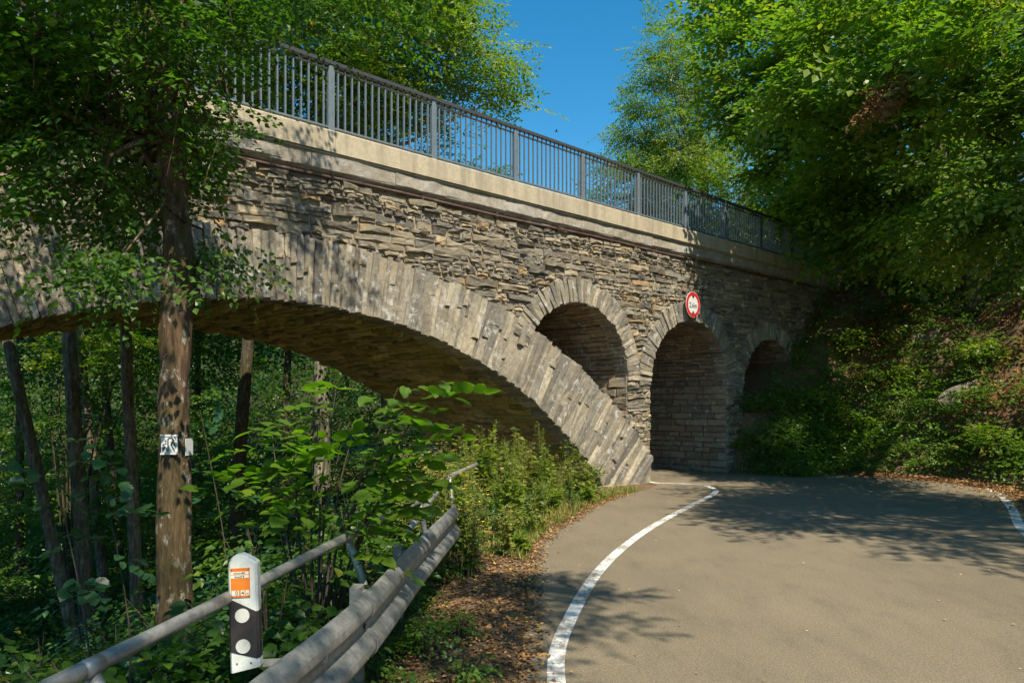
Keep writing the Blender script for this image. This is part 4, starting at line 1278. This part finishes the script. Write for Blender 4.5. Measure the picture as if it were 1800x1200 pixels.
# ------------------------------------------------------------------ trees beside and behind the camera that shade the road and verge
g = groundtrunk(10.2, 4.2, 13)
tree('beech_tree', 'beech on the bank beyond the right edge of the picture', g[0], g, [.3, .25, .18, .05],
     [((8.3, 5.2, 8.6), 1.8, .6), ((9.6, 4.0, 9.0), 1.8, .6), ((7.3, 6.4, 7.6), 1.2, .5), ((10, 6.4, 8.2), 1.7, .6), ((9.0, 3.0, 8.2), 1.3, .6), ((6.6, 5.4, 8.3), 1.1, .5), ((10.8, 4.5, 10.5), 1.8, .6), ((9.6, 8.4, 7.9), 1.3, .5), ((7.6, 7.6, 7.8), 1.0, .5), ((8.6, 6.4, 9.4), 1.3, .5)], (10, 4.3, 7.5), M['leaf_mid'], M['bark_dark'], T_BEECH, density=.85, per=12, spray=(.8, 1.2))
g = groundtrunk(-3.0, -1.8, 12)
tree('ash_tree', 'tree beside the guardrail behind the viewpoint', g[0], g, [.24, .2, .15, .05],
     [((-2.2, -1.2, 8.2), 1.5, .6), ((-.6, -1.6, 8.6), 1.3, .5), ((.5, -.9, 7.8), .8, .5), ((1.5, -.6, 8.0), .55, .4), ((2.2, 1.3, 7.7), .5, .35), ((1.2, -2.6, 8.0), .7, .5), ((-3.6, 0.4, 8.5), 1.4, .6), ((-1.4, .8, 8.8), 1.1, .5), ((-4.6, -2.0, 8.0), 1.5, .6), ((-2.5, -3.2, 9.5), 1.7, .6), ((.2, -2.9, 7.6), .8, .5), ((2.6, .5, 8.6), .3, .3)], (-2.8, -1.6, 6.8), M['leaf_dark'], M['bark_grey'], T_BEECH, density=.8, per=9, spray=(.6, .95))

# ------------------------------------------------------------------ wood seen under the main arch
forest = [  # x at two heights (pixels), depth, radius, label, bark
    (12, 590, 70, 850, 13.0, .13, 'thin leaning trunk at the far left under the arch', 'bark_grey'),
    (122, 600, 140, 880, 13.5, .17, 'pale lichen covered trunk under the left of the arch', 'bark_grey'),
    (140, 600, 168, 880, 15.5, .13, 'slender sunlit trunk touching the pale lichen covered one', 'bark_grey'),
    (178, 600, 200, 860, 19, .13, 'dark leaning trunk in the gap under the arch', 'bark_dark'),
    (221, 590, 234, 900, 13.0, .135, 'straight pale grey trunk just left of the mossy roadside tree', 'bark_grey'),
    (436, 600, 418, 850, 16.5, .19, 'stout dark trunk right of the mossy roadside tree under the arch', 'bark_dark'),
    (505, 660, 500, 850, 21, .15, 'dim trunk under the haunch of the arch', 'bark_dark')]
for (x0, y0, x1, y1, d, r, lb, bk) in forest:
    a = px(x1, y1, d); b = px(x0, y0, d)
    dirv = (b - a) / (b[2] - a[2])
    z0 = gz(a[0], a[1]) - .2
    base = a + dirv * (z0 - a[2]); top = b + dirv * (11.5 - b[2]) * .6; top[2] = 11.5
    mid = b + dirv * 1.5
    blobs = [(top + np.array([dx, dy, dz]), 1.9, .75) for dx, dy, dz in ((0, 0, 1), (1.6, .6, -.4), (-1.7, .7, -.2), (.2, 1.8, 0), (-.3, -.6, -1.8))]
    tree('forest_tree', lb, base, [base, a, b, mid, top], [r * .9, r * .78, r * .70, r * .64, r * .25], blobs, top - np.array([0, 0, 2]), M['leaf_mid'], M[bk], T_FAR, per=10, spray=(.9, 1.3), density=.5, trunk_n=12)

for (x, y, lb) in ((-9.5, 21.5, 'low crowned tree deep in the wood left of the mossy roadside tree'), (-13.5, 19.5, 'low crowned tree at the far left edge of the wood'), (-6.2, 23.5, 'low crowned tree deep in the wood beyond the arch crown'), (-12.0, 25, 'low crowned tree at the back of the wood')):
    g = groundtrunk(x, y, 8.5)
    tree('understorey_tree', lb, g[0], g, [.12, .1, .08, .03], [(np.array((x + dx, y + dy, zz)), 1.8, .7) for dx, dy, zz in ((0, -.5, 7.5), (1.8, 0, 6.2), (-1.9, 0, 6.4), (.4, -1.4, 5.0), (-1.2, -1.0, 4.2), (1.5, -1.2, 3.6))], (x, y, 4), M['leaf_mid'], M['bark_dark'], T_FAR, per=10, spray=(.9, 1.3), density=.65, trunk_n=8)

fb = px(190, 600, 15.5); fb = np.array([fb[0] - 1.2, fb[1] + .6, gz(fb[0], fb[1])])
t = empty('sapling_tree', tuple(fb)); tag(t, 'sapling with bright sunlit leaves right under the crown of the arch', 'tree')
L = Leaves(); ms = MB()
for (x, y) in ((130, 585), (165, 590), (200, 600), (235, 615), (270, 640), (150, 620), (200, 640), (175, 575), (250, 590), (110, 610)):
    tip = px(x, y, 15 + random.uniform(-.5, .5)); P = catmull([fb, fb * .3 + tip * .7 + np.array([-.3, 0, .3]), tip], 5)
    ms.tube([p - fb for p in P], list(np.linspace(.03, .006, len(P))), 5, cap=False)
    place(L, T_BEECH, tip + rng.normal(0, .16, (9, 3)), rng.normal(0, .6, (9, 3)) * [1, 1, .2] + [.4, -.2, 0], rng.uniform(.6, .95, 9))
L.build('crown', M['leaf_beech'], t); ms.build('stems', M['bark_dark'], t, True)

# layered understorey of saplings far under the arch: nobody could count it
L = Leaves()
m_ = 3300
X = rng.uniform(-22, 1.5, m_); Y = 14.0 + 17 * rng.random(m_) ** 1.3
inn = (X - B0[0]) * BIN[0] + (Y - B0[1]) * BIN[1]
ok = (dist_line(X, Y, LE) > 1.4) & ~inside_poly(X, Y, road_poly) & (inn > BW + 1.0)
X, Y = X[ok], Y[ok]
Z = height(X, Y) + rng.uniform(.05, 1, len(X)) ** 1.5 * 5.0
P = np.stack([X, Y, Z], 1)
keep = vnoise(X * .65, Y * .65 + Z * .9) > .50
P = P[keep]
for rep in range(3):
    place(L, T_FAR, P + rng.normal(0, .3, P.shape), rng.normal(0, 1, P.shape) * np.array([1, 1, .25]), rng.uniform(.6, 1.1, len(P)))
m_ = 4200
X = rng.uniform(-24, 2.5, m_); Y = 12.5 + 22 * rng.random(m_) ** 1.2
inn = (X - B0[0]) * BIN[0] + (Y - B0[1]) * BIN[1]
ok = ~inside_poly(X, Y, road_poly) & (inn > BW + .3)
X, Y = X[ok], Y[ok]
P = np.stack([X, Y, height(X, Y) + rng.uniform(.05, .5, len(X))], 1)
place(L, T_FAR, P, rng.normal(0, 1, P.shape) * np.array([1, 1, .2]), rng.uniform(.7, 1.3, len(P)))
o = L.build('forest_understorey', M['leaf_mid']); tag(o, 'mass of leafy saplings in the wood under the arch', 'undergrowth', kind='stuff')
# far wood on the hill beyond
L = Leaves()
m_ = 4200
an = rng.uniform(math.radians(40), math.radians(185), m_); rr = rng.uniform(24, 44, m_)
X = -6 + rr * np.cos(an); Y = 8 + rr * np.sin(an)
ok = (X < 2) & (Y > 3)
X, Y = X[ok], Y[ok]
Z = height(X, Y) + rng.uniform(0, 5.0, len(X)) * np.where(X > -9, .45, 1)
P = np.stack([X, Y, Z], 1)
place(L, T_FAR, P, rng.normal(0, 1, P.shape) * np.array([1, 1, .3]), rng.uniform(1.3, 2.2, len(P)))
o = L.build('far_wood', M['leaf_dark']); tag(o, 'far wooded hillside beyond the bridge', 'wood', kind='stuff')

# ------------------------------------------------------------------ undergrowth on the left slope
def shrub(name, label, base, h, spread, n_stem, leafmat, T, tpl, spray, group=None, cat='shrub', per=5, dens=1.0):
    t = empty(name, tuple(base)); tag(t, label, cat, group)
    L = Leaves(); ms = MB()
    for i in range(n_stem):
        an = random.uniform(0, 2 * math.pi); q = random.uniform(.2, 1) * spread
        tip = np.array(base) + np.array([math.cos(an) * q, math.sin(an) * q, h * random.uniform(.6, 1.05)])
        P = catmull([np.array(base) + rng.normal(0, .05, 3) * [1, 1, 0], np.array(base) * .5 + tip * .5 + np.array([0, 0, .12 * h]), tip], 4)
        ms.tube([p - np.array(base) for p in P], list(np.linspace(.010, .003, len(P))), 5, cap=False)
        k = max(2, int(per * dens))
        f = rng.uniform(.3, 1, k)
        Q = np.stack([np.interp(f, np.linspace(0, 1, len(P)), P[:, j]) for j in range(3)], 1)
        D = rng.normal(0, .8, (k, 3)) * [1, 1, .25] + np.array([math.cos(an), math.sin(an), -.05]) * .6
        place(L, T, Q, D, rng.uniform(*spray, k), roll=.25)
    L.build('leaves', leafmat, t, tpl)
    ms.build('stems', M['twig'], t, True)
    return t
T_HAZEL = tpls(3, 2, .30, n=5, flat=.25, droop=.15)
T_BROAD = tpls(4, 3, .20, n=6, flat=.3, droop=.2)
# hazel in the middle, drawn branch by branch
hb = px(560, 1000, 4.6); hb[2] = gz(hb[0], hb[1])
hz = empty('hazel_shrub', tuple(hb)); tag(hz, 'hazel shrub with big bright round leaves in front of the arch soffit', 'shrub')
L = Leaves(); ms = MB()
for (x, y, d) in ((640, 700, 4.6), (700, 680, 4.5), (760, 675, 4.5), (690, 740, 4.4), (730, 785, 4.5), (560, 740, 4.6), (600, 780, 4.5), (520, 790, 4.7), (650, 800, 4.4), (470, 820, 4.6), (560, 850, 4.5), (640, 850, 4.4), (700, 830, 4.6), (480, 780, 4.9), (590, 690, 4.8), (540, 900, 4.4), (610, 900, 4.3)):
    tip = px(x, y, d)
    P = catmull([hb, hb * .45 + tip * .55 + np.array([-.05, 0, .15]), tip], 5)
    ms.tube([p - hb for p in P], list(np.linspace(.012, .003, len(P))), 5, cap=False)
    k = 4
    f = np.array([.7, .82, .92, 1.0])
    Q = np.stack([np.interp(f, np.linspace(0, 1, len(P)), P[:, j]) for j in range(3)], 1)
    D = rng.normal(0, .5, (k, 3)) * [1, .6, .15] + np.array([.8 if x > 600 else -.4, -.2, .05])
    place(L, T_HAZEL, Q, D, rng.uniform(.26, .38, k), roll=.2)
L.build('leaves', M['leaf_hazel'], hz, 'TH'); ms.build('stems', M['twig'], hz, True)

grp = 'broadleaf shrubs crowding the slope below the guardrail'
lbl = 'dense green broadleaf shrub on the shaded slope behind the guardrail'
spots = []
for _ in range(900):
    y = random.uniform(2.4, 12.5); x = random.uniform(-1.35 - .62 * y, -1.15)
    if y > 6.8: x = min(x, -.6)
    if math.hypot(x + 2.62, y - 5.5) < .35 or math.hypot(x + 1.3, y - 2.6) < .8 or (np.array([x, y]) - B0) @ BIN > .0: continue
    if all(math.hypot(x - a, y - b) > .48 + .045 * y for a, b in spots): spots.append((x, y))
for i, (x, y) in enumerate(spots):
    z0 = gz(x, y)
    hh = random.uniform(.55, 1.0) + max(0, -z0) * .45
    shrub('slope_shrub', lbl, (x, y, z0), hh, random.uniform(.45, .75), 16 if y < 7 else 12, M[random.choice(['leaf_mid', 'leaf_mid', 'leaf_dark', 'leaf_blue'])], T_BROAD, 'T8' if y < 4.6 else 'T4', (.28, .46), grp, per=6)
# blue-green round-leaved sprigs left of the trunk
for (x, y, d, lb) in ((165, 770, 4.6, 'sprig of blue green round leaves left of the mossy trunk'), (352, 720, 5.95, 'sprig of blue green round leaves right of the mossy trunk'), (90, 800, 4.4, 'sprig of blue green round leaves at the far left')):
    tip = px(x, y, d); b = np.array([tip[0] + .2, tip[1] + .1, gz(tip[0] + .2, tip[1] + .1)])
    t = empty('sapling', tuple(b)); tag(t, lb, 'sapling')
    L = Leaves(); ms = MB(); P = catmull([b, (b + tip) / 2 + np.array([.1, 0, 0]), tip], 5); ms.tube([p - b for p in P], list(np.linspace(.010, .002, len(P))), 5, cap=False)
    k = 9; f = rng.uniform(.65, 1, k); Q = np.stack([np.interp(f, np.linspace(0, 1, len(P)), P[:, j]) for j in range(3)], 1)
    place(L, T_HAZEL, Q, rng.normal(0, 1, (k, 3)) * [1, .8, .2], rng.uniform(.22, .32, k), roll=.2)
    L.build('leaves', M['leaf_blue'], t, 'TH'); ms.build('stems', M['twig'], t, True)

# ground cover on the left slope
L = Leaves()
m_ = 3200
Y = rng.uniform(1.6, 15, m_) ; X = rng.uniform(-9, 1.5, m_)
dl = dist_line(X, Y, LE); ins = inside_poly(X, Y, road_poly)
ok = (~ins) & (dl > np.where(Y < 7, 1.05, .35)) & (X < 3) & ((X - B0[0]) * BIN[0] + (Y - B0[1]) * BIN[1] < .1)
X, Y = X[ok], Y[ok]
P = np.stack([X, Y, height(X, Y) + rng.uniform(.02, .35, len(X))], 1)
place(L, T_BROAD, P, rng.normal(0, 1, P.shape) * [1, 1, .25] + [0, 0, .15], rng.uniform(.22, .42, len(P)))
o = L.build('ground_cover', M['leaf_dark'], None, 'T4'); tag(o, 'low leafy ground cover on the slope left of the road', 'ground cover', kind='stuff')

# ------------------------------------------------------------------ sunny weeds and yellow flowers beside the arch foot
def weed(label, base, h, n_stem, flowers, group, mat, spread=.22):
    b = np.array(base); t = empty('flowering_weed' if flowers else 'tall_weed', tuple(b)); tag(t, label, 'plant', group)
    L = Leaves(); ms = MB(); mf = MB()
    big = random.choice([.8, 1.0, 1.5, 2.0]) if not flowers else .9
    for i in range(n_stem):
        an = random.uniform(0, 6.28); q = random.uniform(.1, 1) * spread
        hh = h * random.uniform(.6, 1.05)
        tip = np.array([math.cos(an) * q, math.sin(an) * q, hh])
        P = catmull([rng.normal(0, .04, 3) * [1, 1, 0], tip * .5 + np.array([0, 0, .08 * h]), tip], 4)
        ms.tube(P, list(np.linspace(.005, .002, len(P))), 4, cap=False)
        k = int(26 * hh / big ** .7) + 6
        f = rng.uniform(.1, 1, k)
        Q = np.stack([np.interp(f, np.linspace(0, 1, len(P)), P[:, j]) for j in range(3)], 1) + b
        aa = rng.uniform(0, 6.28, k)
        A = np.stack([np.cos(aa), np.sin(aa), rng.uniform(-.3, .6, k)], 1)
        L.add(Q + A * .012, A, np.stack([rng.normal(0, .3, k), rng.normal(0, .3, k), np.ones(k)], 1), big * rng.uniform(.035, .085, k) * (1.15 - .5 * f), np.clip(rng.normal(.5, .25, k), 0, 1))
        if flowers:
            for _ in range(random.choice([0, 0, 1, 2])):
                c = tip + rng.normal(0, .05, 3)
                for r_ in range(5):
                    a_ = r_ * 1.2566; d1 = np.array([math.cos(a_), math.sin(a_) - .5, .35]) * .022
                    sd = np.array([-math.sin(a_), math.cos(a_), 0]) * .010
                    mf.add([c, c + d1 * .6 + sd, c + d1, c + d1 * .6 - sd], [(0, 1, 2, 3)])
    L.build('leaves', mat, t, 'T8' if base[1] < 9 else 'T2'); ms.build('stems', M['stem'], t)
    if mf.V: mf.build('petals', M['petal'], t)['kind'] = 'stuff'
    return t
cnt = 0
wsp = []
for _ in range(600):
    y = random.uniform(6.6, 13.6)
    e = np.interp(y, LE[:, 1][12:66], LE[:, 0][12:66])
    x = e - random.uniform(.12, 1.15 + .2 * (y - 6.6))
    if y < 7.6 and x > e - .5: continue
    q = B0 - np.array([x, y]); inn = (np.array([x, y]) - B0) @ BIN; sv = (np.array([x, y]) - B0) @ BD
    if inn > -.12 and sv > 5.6: continue
    if all(math.hypot(x - a, y - b) > .30 for a, b in wsp): wsp.append((x, y))
for (x, y) in wsp:
    near_edge = (np.interp(y, LE[:, 1][12:66], LE[:, 0][12:66]) - x)
    fl = y < 9.4 and near_edge > .45 and random.random() < .75
    hgt = (.24 + .8 * min(1, near_edge / .95)) * random.uniform(.55, 1.3)
    z0 = gz(x, y)
    if fl: weed('yellow flowered weed in the sunny verge by the end of the guardrail', (x, y, z0), hgt + .1, 9, True, 'yellow flowered weeds', M['herb'])
    else: weed('sunlit leafy weed on the verge between guardrail end and arch foot', (x, y, z0), hgt, 10, False, 'leafy weeds by the arch foot', M['herb'] if random.random() < .6 else M['leaf_sun'])
# grass tufts along the verge edge
L = Leaves()
for _ in range(700):
    y = random.uniform(7.6, 14.2); e = np.interp(y, LE[:, 1][12:66], LE[:, 0][12:66]); x = e - abs(random.gauss(.10, .35)) - .03
    sv = (np.array([x, y]) - B0) @ BD; inn = (np.array([x, y]) - B0) @ BIN
    if inn > -.05 and sv > 5.8: continue
    k = 7; aa = rng.uniform(0, 6.28, k)
    L.add(np.tile([x, y, gz(x, y)], (k, 1)) + rng.normal(0, .02, (k, 3)) * [1, 1, 0], np.stack([np.cos(aa) * .9, np.sin(aa) * .9, rng.uniform(.5, 1.2, k)], 1), np.stack([np.cos(aa), np.sin(aa), np.zeros(k)], 1), rng.uniform(.05, .16, k))
o = L.build('verge_grass', M['herb'], None, 'TG'); tag(o, 'grass along the road edge by the arch foot', 'grass', kind='stuff')

# fern under the guardrail
def fern(base, label, n_fr, ln):
    b = np.array(base); t = empty('fern', tuple(b)); tag(t, label, 'fern')
    L = Leaves(); ms = MB()
    for i in range(n_fr):
        an = i * 2.4 + random.uniform(-.3, .3); d = np.array([math.cos(an), math.sin(an), 0])
        P = np.array([d * ln * u + np.array([0, 0, ln * (1.0 * u - .75 * u * u)]) for u in np.linspace(0, 1, 26)])
        ms.tube(P, list(np.linspace(.004, .001, 26)), 4, cap=False)
        side = np.array([-d[1], d[0], 0])
        for j in range(3, 26):
            w = ln * .26 * math.sin(math.pi * (j / 26) ** .75) + .008
            for s_ in (-1, 1):
                L.add(np.array([P[j] + b]), np.array([side * s_ + d * .45 + [0, 0, -.15]]), np.array([[0, 0, 1.0]]), np.array([w]))
    me = L.mesh('fronds', 'TG'); co = np.empty(len(me.vertices) * 3, np.float32); me.vertices.foreach_get('co', co); co = co.reshape(-1, 3) - b.astype(np.float32); me.vertices.foreach_set('co', co.ravel())
    link('fronds', me, M['leaf_mid'], t); ms.build('stalks', M['stem'], t)
fp = hpx(690, 1110, .12); fern((fp[0] - .05, fp[1], gz(fp[0], fp[1])), 'green fern growing under the guardrail beam', 8, .42)

# small plants poking under the guardrail
vsp = []
for _ in range(200):
    y = random.uniform(2.6, 7.2); x = random.uniform(-.95, -.28)
    if all(math.hypot(x - a, y - b) > .25 for a, b in vsp): vsp.append((x, y))
for (x, y) in vsp[:34]:
    if random.random() < (x + .95) * 1.1: continue
    shrub('verge_herb', 'small leafy herb on the verge under the guardrail beam', (x, y, gz(x, y)), random.uniform(.12, .32), .16, 7, M['leaf_mid'], T_BROAD, 'T4', (.12, .2), 'small herbs under the guardrail', 'plant', per=4)

# ------------------------------------------------------------------ fallen leaves
L = Leaves()
m_ = 26000
Y = rng.uniform(1.2, 13.5, m_); e = np.interp(Y, LE[:, 1][6:66], LE[:, 0][6:66]); X = e - rng.uniform(-.16, 1.25, m_) ** 1.0 + rng.normal(0, .03, m_)
X = np.where(rng.random(m_) < .25, e + np.abs(rng.normal(0, .08, m_)), X)
ins = inside_poly(X, Y, road_poly)
Z = np.where(ins, .006, height(X, Y) + .006) + rng.uniform(0, .012, m_)
aa = rng.uniform(0, 6.28, m_)
keep = ~(ins & (rng.random(m_) < .7))
A = np.stack([np.cos(aa), np.sin(aa), rng.normal(0, .25, m_)], 1); Nn = np.stack([rng.normal(0, .35, m_), rng.normal(0, .35, m_), np.ones(m_)], 1)
L.add(np.stack([X, Y, Z], 1)[keep], A[keep], Nn[keep], rng.uniform(.018, .05, m_)[keep])
# right-hand verge
m_ = 16000
k = rng.integers(30, 72, m_); tt = rng.random(m_)[:, None]; Pb = RE[k] * (1 - tt) + RE[k + 1] * tt
tn = unit(RE[k + 1] - RE[k]); nr = np.stack([tn[:, 1], -tn[:, 0]], 1)
Q = Pb + nr * (rng.normal(.35, .42, m_))[:, None]
ins = inside_poly(Q[:, 0], Q[:, 1], road_poly)
keep = ~(ins & (rng.random(m_) < .6))
Z = np.where(ins, .006, height(Q[:, 0], Q[:, 1]) + .008) + rng.uniform(0, .015, m_)
aa = rng.uniform(0, 6.28, m_)
L.add(np.stack([Q[:, 0], Q[:, 1], Z], 1)[keep], np.stack([np.cos(aa), np.sin(aa), rng.normal(0, .25, m_)], 1)[keep], np.stack([rng.normal(0, .35, m_), rng.normal(0, .35, m_), np.ones(m_)], 1)[keep], rng.uniform(.03, .075, m_)[keep])
o = L.build('leaf_litter', M['leaf_litter']); tag(o, 'brown fallen leaves covering the road verges', 'fallen leaves', kind='stuff')
L = Leaves()
m_ = 330
Y = 3.6 + 15 * rng.random(m_) ** 1.3; X = rng.uniform(-.2, 8, m_)
ok = inside_poly(X, Y, road_poly); X, Y = X[ok], Y[ok]; m_ = len(X); aa = rng.uniform(0, 6.28, m_)
L.add(np.stack([X, Y, np.full(m_, .009)], 1), np.stack([np.cos(aa), np.sin(aa), rng.normal(0, .12, m_)], 1), np.stack([rng.normal(0, .2, m_), rng.normal(0, .2, m_), np.ones(m_)], 1), rng.uniform(.012, .035, m_))
o = L.build('road_leaves', M['leaf_fallen']); tag(o, 'yellow leaves scattered over the asphalt', 'fallen leaves', kind='stuff')

# ------------------------------------------------------------------ right bank: ground cover, shrubs, rock, dry stems
def bank_points(m_, t0, t1, k0=30, k1=78):
    k = rng.integers(k0, k1, m_); tt = rng.random(m_)[:, None]; Pb = RE[k] * (1 - tt) + RE[k + 1] * tt
    tn = unit(RE[k + 1] - RE[k]); nr = np.stack([tn[:, 1], -tn[:, 0]], 1)
    t = rng.uniform(t0, t1, m_)
    Q = Pb + nr * t[:, None]
    s_ = (Q - B0) @ BD; i_ = (Q - B0) @ BIN
    ok = ~((i_ > -.1) & (s_ < 14.9)) & ~inside_poly(Q[:, 0], Q[:, 1], road_poly)
    return Q[ok], t[ok]
L = Leaves()
Q, t = bank_points(9000, .75, 6.5)
rk = np.array([9.9, 15.9])
dens = vnoise(Q[:, 0] * .7 + 5, Q[:, 1] * .7)
ok = (dens > .30) | (t < 1.5)
Q, t = Q[ok], t[ok]
P = np.stack([Q[:, 0], Q[:, 1], height(Q[:, 0], Q[:, 1]) + rng.uniform(.02, .4, len(Q))], 1)
place(L, T_BROAD, P, rng.normal(0, 1, P.shape) * [1, 1, .3] + [-.4, -.4, .1], rng.uniform(.28, .55, len(P)))
m_ = 1000
sq = rng.uniform(11.5, 16.5, m_); iq = rng.uniform(-2.6, -.35, m_)
sq[:550] = rng.uniform(11.15, 12.3, 550); iq[:550] = rng.uniform(-2.8, -.25, 550)
Q = B0 + sq[:, None] * BD + iq[:, None] * BIN
ok = ~inside_poly(Q[:, 0], Q[:, 1], road_poly)
Q = Q[ok]
P = np.stack([Q[:, 0], Q[:, 1], height(Q[:, 0], Q[:, 1]) + rng.uniform(.02, .35, len(Q))], 1)
place(L, T_BROAD, P, rng.normal(0, 1, P.shape) * [1, 1, .3] + [-.3, -.6, .1], rng.uniform(.28, .5, len(P)))
m_ = 900                                        # ivy hanging down the steep face beside the half buried arch
sq = rng.uniform(11.45, 15.2, m_); fq = rng.random(m_)
hq = np.clip((sq - 11.5) * 4.5, 0.1, 1.6) + np.clip((sq - 13.0) * .8, 0, 3.6)
Q = B0 + sq[:, None] * BD + (-.75 - .9 * (1 - fq) - rng.uniform(0, .18, m_))[:, None] * BIN
P = np.stack([Q[:, 0], Q[:, 1], hq * fq * .92 + .02], 1)
place(L, T_BROAD, P, rng.normal(0, .8, P.shape) * [1, 1, .5] + [.35, -.6, -.1], rng.uniform(.28, .5, m_))
P = B0 + rng.uniform(11.3, 12.0, 260)[:, None] * BD + rng.uniform(-1.5, -.25, 260)[:, None] * BIN
P = np.concatenate([P, rng.uniform(.05, 1.3, 260)[:, None]], 1)
place(L, T_BROAD, P, rng.normal(0, .8, P.shape) * [1, 1, .5] + [0, -.6, 0], rng.uniform(.22, .4, 260))
o = L.build('bank_cover', M['leaf_bank']); tag(o, 'ivy and low plants covering the bank right of the road', 'ground cover', kind='stuff')
L = Leaves()
Q, t = bank_points(1500, 1.6, 5.5, 36, 66)
ok = vnoise(Q[:, 0] * .6 + 31, Q[:, 1] * .6 + 7) > .62
Q = Q[ok]
P = np.stack([Q[:, 0], Q[:, 1], height(Q[:, 0], Q[:, 1]) + rng.uniform(.05, .6, len(Q))], 1)
place(L, T_BUSH, P, rng.normal(0, .7, P.shape) * [1, 1, .3] + [-.2, -.2, -.5], rng.uniform(.3, .6, len(P)))
o = L.build('dry_brambles', M['leaf_dry']); tag(o, 'withered brown brambles hanging on the bank', 'brambles', kind='stuff')
labels = [((1335, 800), 'leafy shrub at the foot of the bank beside the road arch'), ((1420, 790), 'low shrub with light leaves in the middle of the bank foot'), ((1400, 720), 'shrub growing below the half buried arch'), ((1500, 760), 'shrub on the bank left of the bare rock'), ((1560, 680), 'shrub on the bank above the road bend'), ((1770, 800), 'pale shrub at the right end of the bank foot'), ((1480, 620), 'shrub against the end of the bridge wall'), ((1740, 640), 'shrub on the bank right of the bare rock')]
def bank_hit(x, y):
    for d in np.arange(9, 24, .1):
        p = px(x, y, d)
        if gz(p[0], p[1]) >= p[2]: return p
    return px(x, y, 18)
for (x, y), lb in labels:
    p = bank_hit(x, y)
    shrub('bank_shrub', lb, (p[0], p[1], p[2] - .05), .75, .6, 14, M['leaf_beech'], T_BROAD, 'T4', (.4, .65), per=7)
# bare rock showing through the bank
for (x, y, r, lb) in ((1690, 700, .7, 'large bare slanting rock face in the bank'), (1640, 765, .42, 'smaller grey rock below the large one in the bank'), (1625, 595, .45, 'pale rock high in the bank below the beeches'), (1300, 745, .35, 'squarish stone at the foot of the half buried arch')):
    p = bank_hit(x, y)
    bm = bmesh.new(); bmesh.ops.create_icosphere(bm, subdivisions=4, radius=1)
    pl_n = [unit(rng.normal(size=3)) for _ in range(16)]; pl_d = [random.uniform(.55, .85) for _ in range(16)]
    for v in bm.verts:
        c = np.array(v.co)
        for nn, dd in zip(pl_n, pl_d):
            q = c @ nn
            if q > dd: c = c - nn * (q - dd)
        f = 1 + .14 * (float(vnoise(c[0] * 5 + 9, c[2] * 9 + c[1] * 5)) - .5)
        v.co = Vector(c * f * r * np.array([1.35, .45, .8]))
    me = bpy.data.meshes.new('rock'); bm.to_mesh(me); bm.free()
    a = me.attributes.new('rnd', 'FLOAT', 'POINT'); a.data.foreach_set('value', np.full(len(me.vertices), random.random(), np.float32))
    o = link('rock', me, M['rock']); o.location = p + np.array([.15, .2, 0]) * r; o.rotation_euler = (.3, random.uniform(-.5, .5), random.uniform(0, 3)); tag(o, lb, 'rock')
# bird in the sky
b = px(978, 231, 60); t = empty('bird', tuple(b)); tag(t, 'tiny dark bird gliding in the blue sky', 'bird')
m2 = MB(); m2.tube([(-.16, 0, 0), (-.08, 0, .005), (.05, 0, .005), (.14, 0, 0), (.20, 0, .0)], [.008, .03, .04, .022, .004], 8); m2.build('body', M['ink'], t, True)
for s_ in (-1, 1):
    m2 = MB(); m2.add([(-.05, .03 * s_, .01), (.07, .03 * s_, .01), (.02, .26 * s_, .05), (-.06, .42 * s_, .02), (-.05, .03 * s_, .018), (.07, .03 * s_, .018), (.02, .26 * s_, .056), (-.06, .42 * s_, .023)], [(0, 1, 2, 3), (4, 7, 6, 5), (0, 4, 5, 1), (1, 5, 6, 2), (2, 6, 7, 3), (3, 7, 4, 0)]); m2.build('wing', M['ink'], t)
